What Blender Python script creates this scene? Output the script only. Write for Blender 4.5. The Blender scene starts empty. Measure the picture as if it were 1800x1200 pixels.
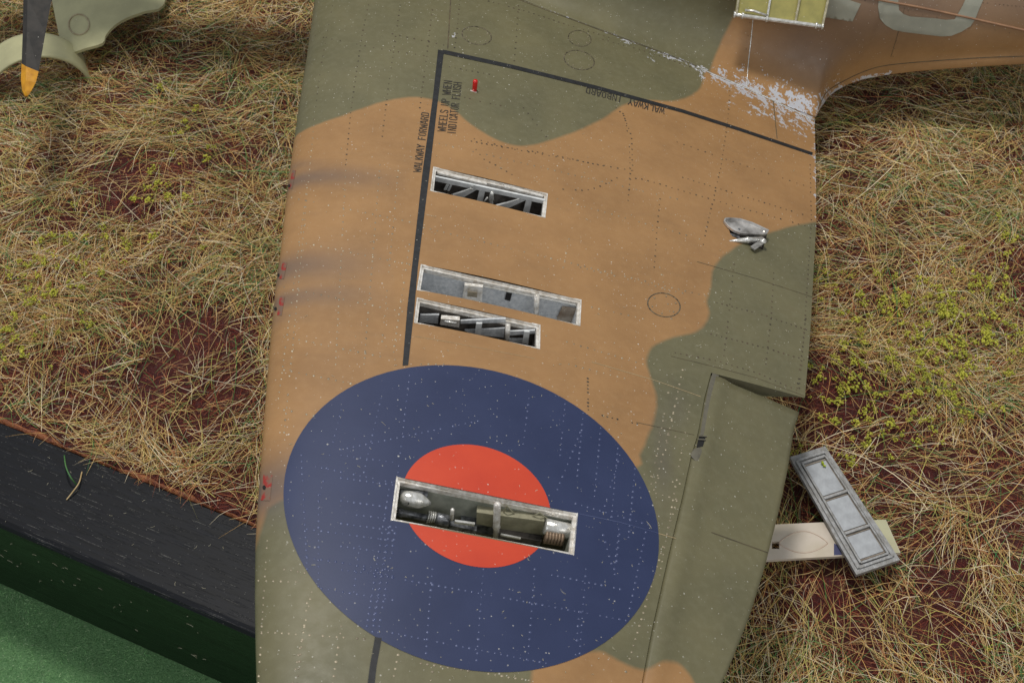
import bpy, bmesh, math, random
import numpy as np
from mathutils import Vector, Matrix
from mathutils.geometry import delaunay_2d_cdt
from mathutils.bvhtree import BVHTree
random.seed(7); RNG = np.random.default_rng(7)
S = bpy.context.scene
COL = S.collection
R = math.radians

# ------------------------------------------------------------------ camera, world, lights (1 unit = 1 cm)
CAM = np.array([.563, -11.47, 23.94]); EL = R(50.9); FP = 2400.0
cd = bpy.data.cameras.new('camera'); cam = bpy.data.objects.new('camera', cd); COL.objects.link(cam)
cam.location = CAM; cam.rotation_euler = (math.pi/2 - EL, 0, 0)
cd.sensor_width = 36; cd.lens = 48; cd.clip_start = .5; cd.clip_end = 600
cd.dof.use_dof = True; cd.dof.focus_distance = 27.5; cd.dof.aperture_fstop = .95
S.camera = cam
S.render.resolution_x = 1024; S.render.resolution_y = 682
S.view_settings.view_transform = 'Standard'; S.view_settings.look = 'None'
S.view_settings.exposure = 0.62; S.view_settings.gamma = 1
wd = bpy.data.worlds.new('World'); S.world = wd; wd.use_nodes = True
wd.node_tree.nodes['Background'].inputs[0].default_value = (.93, .97, 1, 1)
wd.node_tree.nodes['Background'].inputs[1].default_value = .25

def area(name, loc, target, sx, sy, power, col):
    l = bpy.data.lights.new(name, 'AREA'); l.shape = 'RECTANGLE'; l.size = sx; l.size_y = sy
    l.energy = power; l.color = col
    o = bpy.data.objects.new(name, l); COL.objects.link(o); o.location = loc
    o.rotation_euler = (Vector(target) - Vector(loc)).to_track_quat('-Z', 'Y').to_euler()
    return o
area('softbox_key', (-3, 24, 66), (2, 4, 2), 10, 9, 18000, (1, .965, .91))
area('softbox_left', (-42, -30, 36), (0, 4, 2), 26, 26, 3300, (.97, .98, 1))
area('softbox_right', (40, -34, 38), (0, 4, 2), 26, 26, 3500, (1, .98, .95))

# ------------------------------------------------------------------ pixel rays -> points on real planes and surfaces
sE, cE = math.sin(EL), math.cos(EL)
def ray(p):
    cx, cy, cz = (p[0]-900)/FP, -(p[1]-600)/FP, -1.
    r = np.array([cx, cy*sE - cz*cE, cy*cE + cz*sE])
    # camera axes: x=(1,0,0) y=(0,sE,cE) z=(0,-cE,sE)
    return r
def hit(p, pt, n):
    r = ray(p); pt = np.asarray(pt, float); n = np.asarray(n, float)
    return CAM + r*(((pt-CAM) @ n)/(r @ n))
def ground(p, z=0.): return hit(p, (0, 0, z), (0, 0, 1))

# wing frame
NW = np.array([.2301, .1051, .9675]); NW /= np.linalg.norm(NW)
ref = np.array([1., 0, 0]) - NW*NW[0]; ref /= np.linalg.norm(ref); r2 = np.cross(NW, ref)
A1 = R(-4.0)
E1 = ref*math.cos(A1) + r2*math.sin(A1); E2 = np.cross(NW, E1)
O = np.array([0, 0, 5.8])
def loc(P): d = P - O; return np.array([d @ E1, d @ E2, d @ NW])
def wld(u, v, h): return O + E1*u + E2*v + NW*h
def hitw(p, h): return loc(hit(p, O + NW*h, NW))

Hv_x = [-9, -6, -3, 0, 9, 14]; Hv_y = [.12, .36, .47, .55, .86, .9]
def Hh(v): return float(np.interp(v, Hv_x, Hv_y))
def trace(pts):
    out = []
    for p in pts:
        h = .6
        for _ in range(4):
            q = hitw(p, -h); h = Hh(q[1])
        out.append((q[1], q[0]))
    out.sort(); return np.array(out)
LEpx = [(575,-180),(562,-80),(553,0),(545,60),(536,120),(525,190),(517,245),(508,310),(500,380),(492,450),(485,500),(478,570),(470,660),(464,740),(458,820),(452,900),(449,960),(448,1050),(449,1120),(451,1200),(460,1290),(500,1420),(570,1530)]
TEpx = [(1431,60),(1431,150),(1432,212),(1434,300),(1435,390),(1430,480),(1424,590),(1415,697),(1400,745),(1390,812),(1375,885),(1350,985),(1322,1075),(1290,1155),(1270,1200),(1215,1300),(1120,1420),(1010,1530)]
LEc, TEc = trace(LEpx), trace(TEpx)
def LEu(v): return np.interp(v, LEc[:,0], LEc[:,1])
def TEu(v): return np.interp(v, TEc[:,0], TEc[:,1])
VMIN = max(LEc[0,0], TEc[0,0]) + .05
VMAX = 19.5
def yt(c):
    c = np.clip(c, 0, 1)
    return (.2969*np.sqrt(c) - .126*c - .3516*c**2 + .2843*c**3 - .1036*c**4)/.10003
def ctop(c, H): return H*(yt(c) - 1)
def cbot(c, H): return -H - .6*H*yt(c)
def hsurf(u, v):
    le, te = LEu(v), TEu(v); c = (u-le)/(te-le)
    return ctop(c, np.interp(v, Hv_x, Hv_y))
def wing_uv(p):
    h = -.1
    for _ in range(25):
        q = hitw(p, h); h2 = float(hsurf(q[0], q[1])); 
        if abs(h2-h) < 1e-5: break
        h = .5*h + .5*h2
    return q[:2]
LASTN = [None]
def wing_pt(u, v, off=0.):
    e = .02
    h = float(hsurf(u, v))
    hx = (float(hsurf(u+e, v)) - float(hsurf(u-e, v)))/(2*e); hy = (float(hsurf(u, v+e)) - float(hsurf(u, v-e)))/(2*e)
    n = np.array([-hx, -hy, 1]); n /= np.linalg.norm(n)
    LASTN[0] = E1*n[0]+E2*n[1]+NW*n[2]
    return wld(u + n[0]*off, v + n[1]*off, h + n[2]*off)
def on_wing(p, off=0.): q = wing_uv(p); return wing_pt(q[0], q[1], off)

# ------------------------------------------------------------------ object helpers
def wloc(o):
    w = Vector((0, 0, 0))
    while o is not None: w = w + o.location; o = o.parent
    return w
def thing(name, label, cat, loc_, group=None):
    o = bpy.data.objects.new(name, None); COL.objects.link(o); o.location = loc_
    o.empty_display_size = .5
    o['label'] = label; o['category'] = cat
    if group: o['group'] = group
    return o
def mesh(name, verts, faces, mat, parent=None, smooth=False, kind=None, label=None, cat=None, group=None, attrs=None):
    verts = np.asarray(verts, float).reshape(-1, 3)
    lo, hi = verts.min(0), verts.max(0); c = (lo+hi)/2
    if parent is None and kind is None: c[2] = lo[2]
    if kind == 'structure': c = c*0
    me = bpy.data.meshes.new(name)
    vv = verts - c
    if isinstance(faces, np.ndarray):
        k = faces.shape[1]; nF = len(faces)
        me.vertices.add(len(vv)); me.vertices.foreach_set('co', vv.astype(np.float32).ravel())
        me.loops.add(nF*k); me.loops.foreach_set('vertex_index', faces.astype(np.int32).ravel())
        me.polygons.add(nF); me.polygons.foreach_set('loop_start', np.arange(0, nF*k, k, dtype=np.int32))
        me.update(calc_edges=True)
    else:
        me.from_pydata([tuple(v) for v in vv], [], [tuple(f) for f in faces]); me.update()
    if smooth: me.polygons.foreach_set('use_smooth', [True]*len(me.polygons))
    me.materials.append(mat)
    if attrs:
        for k, a in attrs.items():
            a = np.asarray(a, np.float32)
            if a.ndim == 1:
                at = me.attributes.new(k, 'FLOAT', 'POINT'); at.data.foreach_set('value', a)
            else:
                at = me.attributes.new(k, 'FLOAT_VECTOR', 'POINT'); at.data.foreach_set('vector', a.ravel())
    o = bpy.data.objects.new(name, me); COL.objects.link(o)
    if parent: o.parent = parent; o.location = Vector(c) - wloc(parent)
    else: o.location = c
    if kind: o['kind'] = kind
    if label: o['label'] = label
    if cat: o['category'] = cat
    if group: o['group'] = group
    return o
class MB:
    """collects simple shapes into one mesh"""
    def __init__(s): s.v = []; s.f = []
    def add(s, v, f):
        b = len(s.v); s.v += [np.asarray(x, float) for x in v]; s.f += [tuple(i+b for i in q) for q in f]
    def hexa(s, a, b):   # two quads (bottom, top)
        s.add(list(a)+list(b), [(3,2,1,0),(4,5,6,7),(0,1,5,4),(1,2,6,5),(2,3,7,6),(3,0,4,7)])
    def bar(s, p, q, w, t, up):
        p, q, up = map(lambda x: np.asarray(x, float), (p, q, up)); d = q-p; d /= np.linalg.norm(d)
        sd = np.cross(d, up); sd /= np.linalg.norm(sd); u2 = np.cross(sd, d)
        a = [p-sd*w/2-u2*t/2, p+sd*w/2-u2*t/2, q+sd*w/2-u2*t/2, q-sd*w/2-u2*t/2]
        s.hexa(a, [x+u2*t for x in a])
    def tube(s, pts, rad, n=10, cap=True):
        pts = [np.asarray(p, float) for p in pts]; m = len(pts)
        if not hasattr(rad, '__len__'): rad = [rad]*m
        ax = pts[-1]-pts[0]; ax = ax/np.linalg.norm(ax)
        h = np.array([0, 0, 1.]) if abs(ax[2]) < .9 else np.array([1., 0, 0])
        V = []; F = []
        for i, p in enumerate(pts):
            d = pts[min(i+1, m-1)] - pts[max(i-1, 0)]
            d = d/np.linalg.norm(d) if np.linalg.norm(d) > 1e-9 else ax
            a = np.cross(d, h); a /= np.linalg.norm(a); b = np.cross(d, a)
            for k in range(n):
                t = 2*math.pi*k/n; V.append(p + rad[i]*(a*math.cos(t)+b*math.sin(t)))
        for i in range(m-1):
            for k in range(n):
                F.append((i*n+k, i*n+(k+1) % n, (i+1)*n+(k+1) % n, (i+1)*n+k))
        if cap:
            F.append(tuple(range(n))[::-1]); F.append(tuple((m-1)*n+k for k in range(n)))
        s.add(V, F)
    def build(s, name, mat, parent=None, **k): return mesh(name, s.v, s.f, mat, parent, **k)

def pip(P, poly):
    x, y = P[:,0], P[:,1]; poly = np.asarray(poly); ins = np.zeros(len(P), bool); j = len(poly)-1
    for i in range(len(poly)):
        xi, yi = poly[i]; xj, yj = poly[j]
        c = ((yi > y) != (yj > y)) & (x < (xj-xi)*(y-yi)/((yj-yi) if yj != yi else 1e-12)+xi)
        ins ^= c; j = i
    return ins
def sdf(P, poly):
    poly = np.asarray(poly, float); d = np.full(len(P), 1e9)
    for i in range(len(poly)):
        a, b = poly[i], poly[(i+1) % len(poly)]; ab = b-a; t = np.clip(((P-a) @ ab)/max(ab @ ab, 1e-12), 0, 1)
        d = np.minimum(d, np.hypot(*(P-a-t[:,None]*ab).T))
    return np.where(pip(P, poly), d, -d)
def dens(poly, step):
    out = []; poly = [np.asarray(p, float) for p in poly]
    for i in range(len(poly)):
        a, b = poly[i], poly[(i+1) % len(poly)]; n = max(1, int(np.linalg.norm(b-a)/step))
        out += [a+(b-a)*k/n for k in range(n)]
    return out
def cdt(outline, holes, step):
    """triangulate outline minus holes with interior grid; returns pts, tris"""
    P = []; Ed = []
    for L in [outline]+list(holes):
        b = len(P); P += [tuple(x) for x in L]; n = len(L); Ed += [(b+i, b+(i+1) % n) for i in range(n)]
    ol = np.asarray(outline); lo, hi = ol.min(0), ol.max(0)
    gx, gy = np.meshgrid(np.arange(lo[0], hi[0], step), np.arange(lo[1], hi[1], step)); gx[1::2] += step/2
    G = np.c_[gx.ravel(), gy.ravel()]
    k = sdf(G, outline) > step*.4
    for h in holes: k &= sdf(G, h) < -step*.4
    P += [tuple(x) for x in G[k]]
    v, e, f, *_ = delaunay_2d_cdt([Vector(p) for p in P], Ed, [], 0, 1e-7)
    v = np.array([tuple(x) for x in v]); f = np.array([x for x in f if len(x) == 3])
    c = v[f].mean(1); k = pip(c, outline)
    for h in holes: k &= ~pip(c, h)
    f = f[k]
    a = v[f]; cr = (a[:,1,0]-a[:,0,0])*(a[:,2,1]-a[:,0,1])-(a[:,1,1]-a[:,0,1])*(a[:,2,0]-a[:,0,0])
    f[cr < 0] = f[cr < 0][:, ::-1]
    return v, f[np.abs(cr) > 1e-10]
def smoothpoly(pts, n=4, closed=False):
    """Catmull-Rom"""
    pts = [np.asarray(p, float) for p in pts]; m = len(pts); out = []
    rng = range(m if closed else m-1)
    for i in rng:
        p0 = pts[(i-1) % m] if closed or i > 0 else pts[0]; p1 = pts[i]; p2 = pts[(i+1) % m]; p3 = pts[(i+2) % m] if closed or i+2 < m else pts[-1]
        for k in range(n):
            t = k/n
            out.append(.5*((2*p1)+(-p0+p2)*t+(2*p0-5*p1+4*p2-p3)*t*t+(-p0+3*p1-3*p2+p3)*t**3))
    if not closed: out.append(pts[-1])
    return out

# ------------------------------------------------------------------ materials
class NT:
    def __init__(s, name):
        m = bpy.data.materials.new(name); m.use_nodes = True; s.m = m; s.t = m.node_tree; s.b = s.t.nodes['Principled BSDF']
    def n(s, typ, **k):
        x = s.t.nodes.new(typ)
        for a, b in k.items():
            if a.startswith('i_'): x.inputs[a[2:].replace('_', ' ')].default_value = b
            else: setattr(x, a, b)
        return x
    def l(s, a, b): s.t.links.new(a, b)
    def coord(s): return s.n('ShaderNodeTexCoord').outputs['Object']
    def noise(s, scale, detail=3, rough=.55, co=None, dist=0):
        x = s.n('ShaderNodeTexNoise'); x.inputs['Scale'].default_value = scale; x.inputs['Detail'].default_value = detail
        x.inputs['Roughness'].default_value = rough; x.inputs['Distortion'].default_value = dist
        s.l(co if co is not None else s.coord(), x.inputs['Vector']); return x.outputs['Fac']
    def val(s, v):
        x = s.n('ShaderNodeValue'); x.outputs[0].default_value = v; return x.outputs[0]
    def mth(s, op, a, b=None, clamp=False):
        x = s.n('ShaderNodeMath', operation=op); x.use_clamp = clamp
        for i, q in enumerate((a, b)):
            if q is None: continue
            if isinstance(q, (int, float)): x.inputs[i].default_value = q
            else: s.l(q, x.inputs[i])
        return x.outputs[0]
    def ramp(s, f, a, b, c0=0., c1=1.):
        x = s.n('ShaderNodeMapRange'); x.clamp = True
        s.l(f, x.inputs[0]); x.inputs[1].default_value = a; x.inputs[2].default_value = b
        x.inputs[3].default_value = c0; x.inputs[4].default_value = c1; return x.outputs[0]
    def mix(s, f, a, b):
        x = s.n('ShaderNodeMix', data_type='RGBA')
        for sock, q in ((x.inputs[0], f), (x.inputs[6], a), (x.inputs[7], b)):
            if isinstance(q, (int, float)): sock.default_value = q
            elif isinstance(q, tuple): sock.default_value = q if len(q) == 4 else (*q, 1)
            else: s.l(q, sock)
        return x.outputs[2]
    def attr(s, name, out='Fac'):
        x = s.n('ShaderNodeAttribute', attribute_name=name); return x.outputs[out]
    def set(s, **k):
        for a, b in k.items():
            sock = s.b.inputs[a.replace('_', ' ')]
            if isinstance(b, (int, float)): sock.default_value = b
            elif isinstance(b, tuple): sock.default_value = b if len(b) == 4 else (*b, 1)
            else: s.l(b, sock)
    def bump(s, h, strength=.3, dist=.02):
        x = s.n('ShaderNodeBump'); x.inputs['Strength'].default_value = strength; x.inputs['Distance'].default_value = dist
        s.l(h, x.inputs['Height']); s.l(x.outputs[0], s.b.inputs['Normal'])
    def specks(s, scale, keep, rad, co=None):
        """small dust grains: 1 inside a grain"""
        v = s.n('ShaderNodeTexVoronoi'); v.inputs['Scale'].default_value = scale
        s.l(co if co is not None else s.coord(), v.inputs['Vector'])
        sx = s.n('ShaderNodeSeparateColor'); s.l(v.outputs['Color'], sx.inputs[0])
        gate = s.mth('LESS_THAN', sx.outputs[0], keep)
        r = s.mth('MULTIPLY', sx.outputs[1], rad)
        r = s.mth('MULTIPLY', r, sx.outputs[1])
        ins = s.mth('LESS_THAN', v.outputs['Distance'], s.mth('ADD', r, rad*.25))
        return s.mth('MULTIPLY', gate, ins)

def C(r, g, b):
    f = lambda x: ((x/255+.055)/1.055)**2.4 if x > 10 else x/255/12.92
    return (f(r), f(g), f(b), 1)
TAN = C(186, 142, 93); GRN = C(127, 124, 98)

def finish(t, col, rough, metallic=None, dusty=1.0, bumpsc=60, bumpst=.12):
    """shared weathering: dust grains and fine relief"""
    d1 = t.specks(8.0, .45*dusty, .10); d2 = t.specks(19.0, .34*dusty, .17)
    clus = t.ramp(t.noise(.55, 3), .38, .62, .35, 1)
    dd = t.mth('MULTIPLY', t.mth('MAXIMUM', d1, d2), clus)
    col = t.mix(t.mth('MULTIPLY', dd, .8), col, (.62, .60, .54))
    t.set(Base_Color=col, Roughness=rough)
    if metallic is not None: t.set(Metallic=metallic)
    h = t.mth('ADD', t.mth('MULTIPLY', t.noise(bumpsc, 2), .5), t.mth('MULTIPLY', dd, 1.0))
    t.bump(h, bumpst, .02)
def paint_material():
    t = NT('camouflage_paint')
    cam_ = t.attr('camo'); w = t.attr('wear'); so = t.attr('soot_and_dark')
    e = t.mth('ADD', cam_, t.mth('MULTIPLY', t.mth('SUBTRACT', t.noise(3.0, 4), .5), .05))
    f = t.ramp(e, -.035, .045)
    mot = t.noise(.7, 4); mot2 = t.noise(7, 4)
    tan = t.mix(t.ramp(mot, .3, .7), C(162, 123, 80), C(145, 109, 70))
    tan = t.mix(t.ramp(mot2, .45, .8, 0, .3), tan, C(170, 134, 92))
    grn = t.mix(t.ramp(mot, .3, .7), C(110, 105, 77), C(95, 92, 68))
    grn = t.mix(t.ramp(mot2, .45, .8, 0, .35), grn, C(122, 119, 95))
    col = t.mix(f, grn, tan)
    # chordwise and random dark wear streaks
    mp = t.n('ShaderNodeMapping'); t.l(t.coord(), mp.inputs[0]); mp.inputs['Scale'].default_value = (.7, 5, 3)
    st = t.ramp(t.noise(1.0, 5, .6, mp.outputs[0]), .52, .8, 0, .12)
    col = t.mix(st, col, (.12, .085, .055))
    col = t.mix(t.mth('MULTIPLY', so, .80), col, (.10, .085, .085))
    hv = t.attr('lint')
    # chipped paint down to bare silver
    cn = t.noise(9.5, 4, .6, None, .3); cn2 = t.noise(24, 2, .5)
    cl_ = t.noise(3.2, 2, .5)
    cc = t.mth('ADD', t.mth('ADD', t.mth('MULTIPLY', t.ramp(cn, .32, .68), .45), t.mth('MULTIPLY', t.ramp(cn2, .3, .7), .25)), t.mth('MULTIPLY', t.ramp(cl_, .36, .64), .30))
    thr = t.mth('SUBTRACT', 1.0, t.mth('MULTIPLY', w, .60))
    chip = t.ramp(t.mth('SUBTRACT', cc, thr), -.008, .02)
    col = t.mix(chip, col, C(206, 207, 213))
    rg = t.mth('SUBTRACT', t.ramp(t.noise(5, 3), .3, .7, .40, .56), t.mth('MULTIPLY', chip, .12))
    finish(t, col, rg, t.mth('MULTIPLY', chip, .35), 1.0, 45, .10)
    t.set(Specular_IOR_Level=.42)
    return t.m
M_PAINT = paint_material()
def simple(name, c0, c1=None, rough=.5, metal=0., scale=6, bump=.1, dusty=0., bs=40, spec=.5, lo=.35, hi=.65):
    t = NT(name)
    col = t.mix(t.ramp(t.noise(scale, 4), lo, hi), tuple(c0), tuple(c1 or c0))
    if dusty > 0: finish(t, col, rough, metal, dusty, bs, bump)
    else:
        t.set(Base_Color=col, Roughness=rough, Metallic=metal); t.bump(t.noise(bs, 3), bump, .02)
    t.set(Specular_IOR_Level=spec)
    return t.m
M_BLUE = simple('roundel_blue', C(28, 41, 78), C(36, 48, 85), .5, 0, .9, .06, .6)
M_RED = simple('roundel_red', C(202, 68, 38), C(192, 60, 34), .42, 0, 1, .06, .6)
M_BLACK = simple('marking_black', C(18, 19, 22), C(32, 34, 38), .6, 0, 9, .08, .7)
M_TEXT = simple('stencil_black', C(36, 34, 34), C(52, 48, 44), .55, 0, 14, .05)
M_CODE = simple('code_letter_grey', C(150, 149, 134), C(140, 140, 126), .5, 0, 3, .08, .4)
M_LINE = simple('panel_line_wash', C(66, 60, 46), C(96, 84, 60), .7, 0, 5, .05)
M_RIV = simple('rivet_wash', C(46, 40, 32), C(88, 74, 54), .6, 0, 2.3, .05)
M_RIVG = simple('rivet_grey', C(172, 160, 136), C(108, 98, 80), .4, .2, 2.3, .05)
M_RIVB = simple('rivet_blue', C(82, 91, 126), C(54, 64, 102), .3, .1, 2.3, .05)
M_SILV = simple('worn_silver', C(244, 241, 236), C(200, 192, 180), .32, .35, 11, .5, 0, 26)
M_SILVB = simple('bright_silver', C(232, 232, 230), C(196, 194, 186), .26, .6, 12, .25, 0, 30)
M_BAYGREY = simple('bay_grey_paint', C(212, 214, 216), C(178, 182, 186), .5, .1, 14, .25, 0, 60)
M_BAYDARK = simple('bay_dark', C(104, 98, 92), C(66, 62, 58), .6, .1, 5, .3)
M_RIBGREY = simple('truss_grey', C(232, 234, 234), C(204, 206, 206), .35, .2, 8, .2)
M_GUN = simple('gun_steel', C(150, 152, 156), C(62, 64, 68), .28, .6, 9, .3)
M_OLIVE = simple('gun_jacket_olive', C(150, 146, 122), C(128, 124, 102), .5, .1, 6, .2)
M_BRASS = simple('brown_fitting', C(140, 118, 96), C(110, 94, 78), .45, .3, 12, .3)
M_RUST = simple('soot_stain', C(120, 96, 74), C(190, 180, 166), .7, 0, 3, .3)
M_REDP = simple('red_pin_paint', C(214, 34, 28), C(190, 26, 24), .3, 0, 20, .3)
M_PATCH = simple('worn_red_patch', C(150, 44, 38), C(118, 95, 80), .5, 0, 7, .15, .4, 40, .4, .40, .56)
M_HOLE = simple('hole_black', (.006, .006, .006), None, .8)
M_STRIP = simple('aileron_shroud_strip', C(102, 98, 84), C(90, 86, 76), .5, 0, 8, .1, .5)

# ------------------------------------------------------------------ aircraft
plane = thing('model_aircraft', 'model fighter aircraft in green and brown camouflage with blue and red roundel on its wing', 'model aircraft', (0, 0, 0))

# paint layout traced on the wing surface (wing coordinates)
def poly_uv(px): return np.array([wing_uv(p) for p in px])
def poly_flat(px):   # for far-out points: plane only
    return np.array([hitw(p, -.1)[:2] for p in px])
brown_px = [(440,912),(470,893),(503,876),(600,850),(800,900),(1000,860),(1120,822),(1125,800),(1140,765),(1150,740),(1155,700),(1145,665),(1136,635),(1145,612),(1165,600),(1195,590),(1220,585),(1240,570),(1247,550),(1243,530),(1250,505),(1252,480),(1262,460),(1285,440),(1310,425),(1340,414),(1370,404),(1400,396),(1440,389),(1520,370),(1560,100),(1560,-100),(1275,-60),(1262,0),(1250,50),(1248,90),(1238,130),(1230,155),(1210,170),(1180,178),(1140,176),(1110,180),(1090,188),(1060,208),(1020,228),(980,242),(940,254),(905,256),(870,244),(830,220),(800,195),(775,180),(750,173),(720,171),(680,177),(640,189),(600,204),(560,218),(530,232),(510,252),(440,300)]
brown2_px = [(900,1300),(925,1230),(934,1195),(940,1170),(1000,1150),(1050,1143),(1085,1158),(1115,1172),(1140,1176),(1160,1164),(1185,1160),(1200,1166),(1215,1183),(1225,1200),(1260,1250),(1270,1340)]
BR1, BR2 = poly_flat(brown_px), poly_flat(brown2_px)
# correct for surface height inside the wing
def fix(px, arr):
    for i, p in enumerate(px):
        q = wing_uv(p)
        if LEu(q[1]) < q[0] < TEu(q[1]): arr[i] = q
    return arr
BR1 = np.array(smoothpoly(poly_uv(brown_px), 3, True)); BR2 = np.array(smoothpoly(poly_uv(brown2_px), 3, True))
seam_px = [(560,-110),(700,-70),(915,0),(1010,37),(1100,70),(1200,107),(1250,130),(1310,155),(1370,183),(1432,212)]
SEAM = poly_uv(seam_px)
def pdist(P, L):
    d = np.full(len(P), 1e9)
    for a, b in zip(L[:-1], L[1:]):
        ab = b-a; t = np.clip(((P-a) @ ab)/(ab @ ab), 0, 1); d = np.minimum(d, np.hypot(*(P-a-t[:,None]*ab).T))
    return d
def blob(P, c, rx, ry=None):
    ry = ry or rx; return np.exp(-(((P[:,0]-c[0])/rx)**2+((P[:,1]-c[1])/ry)**2))
SOOT = [((520,318),(720,322),.17,.60),((510,300),(600,303),.10,.35),((495,478),(700,470),.26,.62),((495,530),(700,520),.17,.55),((485,560),(560,545),.14,.25),((470,860),(640,830),.36,.85)]
def masks(P):
    """camo, wear, soot at wing coords"""
    camo = np.maximum(sdf(P, BR1), sdf(P, BR2))
    d = pdist(P, SEAM)
    te = wing_uv((1425,205)); mid = wing_uv((1300,160)); m2 = wing_uv((1400,150)); m3 = wing_uv((1360,150))
    along = np.clip((P[:,0]-wing_uv((1080,70))[0])/(te[0]-wing_uv((1080,70))[0]), 0, 1)
    w = np.exp(-(d/(.14+.62*along**1.2))**1.6)*(.86+.20*along)
    w = np.where(P[:,0] < wing_uv((1085,70))[0], np.exp(-(d/.05)**2)*.74, w)
    w = np.maximum(w, .95*blob(P, m2, .55, .62)); w = np.maximum(w, .90*blob(P, m3, .7, .3))
    w = np.maximum(w, 1.0*blob(P, te, .30, .85)); w = np.maximum(w, .86*blob(P, wing_uv((1350,200)), 1.0, .5)); w = np.maximum(w, .84*blob(P, wing_uv((1245,135)), .5, .3))
    w = np.maximum(w, .86*blob(P, wing_uv((1400,215)), .35, .8))
    w = np.maximum(w, .93*blob(P, wing_uv((1286,172)), .07, .5))
    w = np.maximum(w, .93*blob(P, wing_uv((1145,100)), .06, .3))
    w = np.maximum(w, .90*blob(P, wing_uv((1135,72)), .25, .08))
    w = np.maximum(w, .92*blob(P, wing_uv((1080,35)), .05, .25)); w = np.maximum(w, .90*blob(P, wing_uv((1180,98)), .55, .13)); w = np.maximum(w, .80*blob(P, wing_uv((1100,75)), .35, .10))
    w = np.maximum(w, .85*blob(P, wing_uv((797,60)), .05, .45))
    w = np.maximum(w, .80*np.exp(-((P[:,0]-TEu(P[:,1]))/.05)**2)*(P[:,1] > wing_uv((1434,400))[1]))
    so = np.zeros(len(P))
    for a, b, wd_, amt in SOOT:
        a, b = wing_uv(a), wing_uv(b); ab = b-a; L = np.linalg.norm(ab); t = ((P-a) @ ab)/L/L; dd = np.abs((P-a) @ np.array([-ab[1], ab[0]]))/L
        so = np.maximum(so, min(1, amt*1.35)*np.exp(-(dd/(wd_*1.5*(1+.5*np.clip(t, 0, 1))))**2)*np.clip(1-t, 0, 1)**.8*(t > -.4))
    s2 = blob(P, wing_uv((1165,800)), .18, 1.1)*.42; so = np.maximum(so, s2)
    s3 = blob(P, wing_uv((1190,720)), .2, .5)*.3; so = np.maximum(so, s3)
    return camo, np.minimum(w, .86), so

# openings
bays = {
 1: [(762.5,294),(962,341),(957.5,382.5),(757.3,335.5)],
 2: [(740.7,465.5),(1021.2,527.5),(1018.8,572.3),(733.8,509.4)],
 3: [(733.8,524),(949,571.4),(948,612.8),(728.6,567)],
 4: [(698,838),(1014.5,902),(1007.5,975),(688,914)],
}
flapwell = [(1281,402),(1300,393),(1345,403),(1349,410),(1341,439),(1303,424),(1284,412)]
BUV = {k: poly_uv(v) for k, v in bays.items()}
FUV = poly_uv(flapwell)
# aileron
ail_hinge_px = [(1250,655),(1238,700),(1226,765),(1215,800),(1200,870),(1182,945),(1165,1020),(1145,1110),(1128,1200),(1108,1290),(1085,1390)]
AH = poly_uv(ail_hinge_px)
AH = AH[AH[:,1] > VMIN+.2]
def AHu(v): return np.interp(v, AH[::-1,1], AH[::-1,0])
v_cut = wing_uv((1415,699)); v_in = AH[0]
# wing outline in (s,v): s = 10*sqrt(c)
def toS(uv):
    uv = np.atleast_2d(uv); c = (uv[:,0]-LEu(uv[:,1]))/(TEu(uv[:,1])-LEu(uv[:,1])); return np.c_[10*np.sqrt(np.clip(c, 0, 1)), uv[:,1]]
def fromS(sv):
    c = (sv[:,0]/10)**2; le, te = LEu(sv[:,1]), TEu(sv[:,1]); return np.c_[le+c*(te-le), sv[:,1]]
out = [(0, v) for v in np.linspace(VMAX, VMIN, 200)]
vend = AH[-1,1]
low = [(10*k/30, VMIN) for k in range(1, 31)] + [(10, v) for v in np.linspace(VMIN, vend, 8)[1:]]
hing = [tuple(toS(np.array([AHu(v), v]))[0]) for v in np.linspace(vend, v_in[1], 60)]
cutl = [tuple(toS(np.array([u, v]))[0]) for u, v in zip(np.linspace(v_in[0], v_cut[0]-.001, 14), np.linspace(v_in[1], v_cut[1], 14))][1:-1]
te_l = [(10, v) for v in np.linspace(v_cut[1], VMAX, 60)]
outline = out + low + hing + cutl + te_l
holes = [[tuple(x) for x in toS(np.array(dens(BUV[k], .12)))] for k in BUV] + [[tuple(x) for x in toS(np.array(dens(FUV, .1)))]]
SV, TRI = cdt(outline, holes, .085)
UV = fromS(SV)
Hs = np.interp(UV[:,1], Hv_x, Hv_y); ccs = (SV[:,0]/10)**2
htop = ctop(ccs, Hs)
V3 = O + UV[:,:1]*E1 + UV[:,1:2]*E2 + htop[:,None]*NW
camo, wear, soot_and_dark = masks(UV)
# lower skin grid
nv, nc = 60, 24
LV = []; 
for v in np.linspace(VMIN, VMAX, nv):
    H = Hh(v); le, te = LEu(v), TEu(v); hc = (AHu(v)-le)/(te-le) if vend <= v <= v_in[1] else 1.
    for s_ in np.linspace(0, 1, nc):
        c = min(s_*s_, hc)
        LV.append(wld(le+c*(te-le), v, float(cbot(c, H))))
LV = np.array(LV); b0 = len(V3)
LF = []
for i in range(nv-1):
    for j in range(nc-1):
        a = b0+i*nc+j; LF += [(a, a+nc, a+nc+1), (a, a+nc+1, a+1)]
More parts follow.
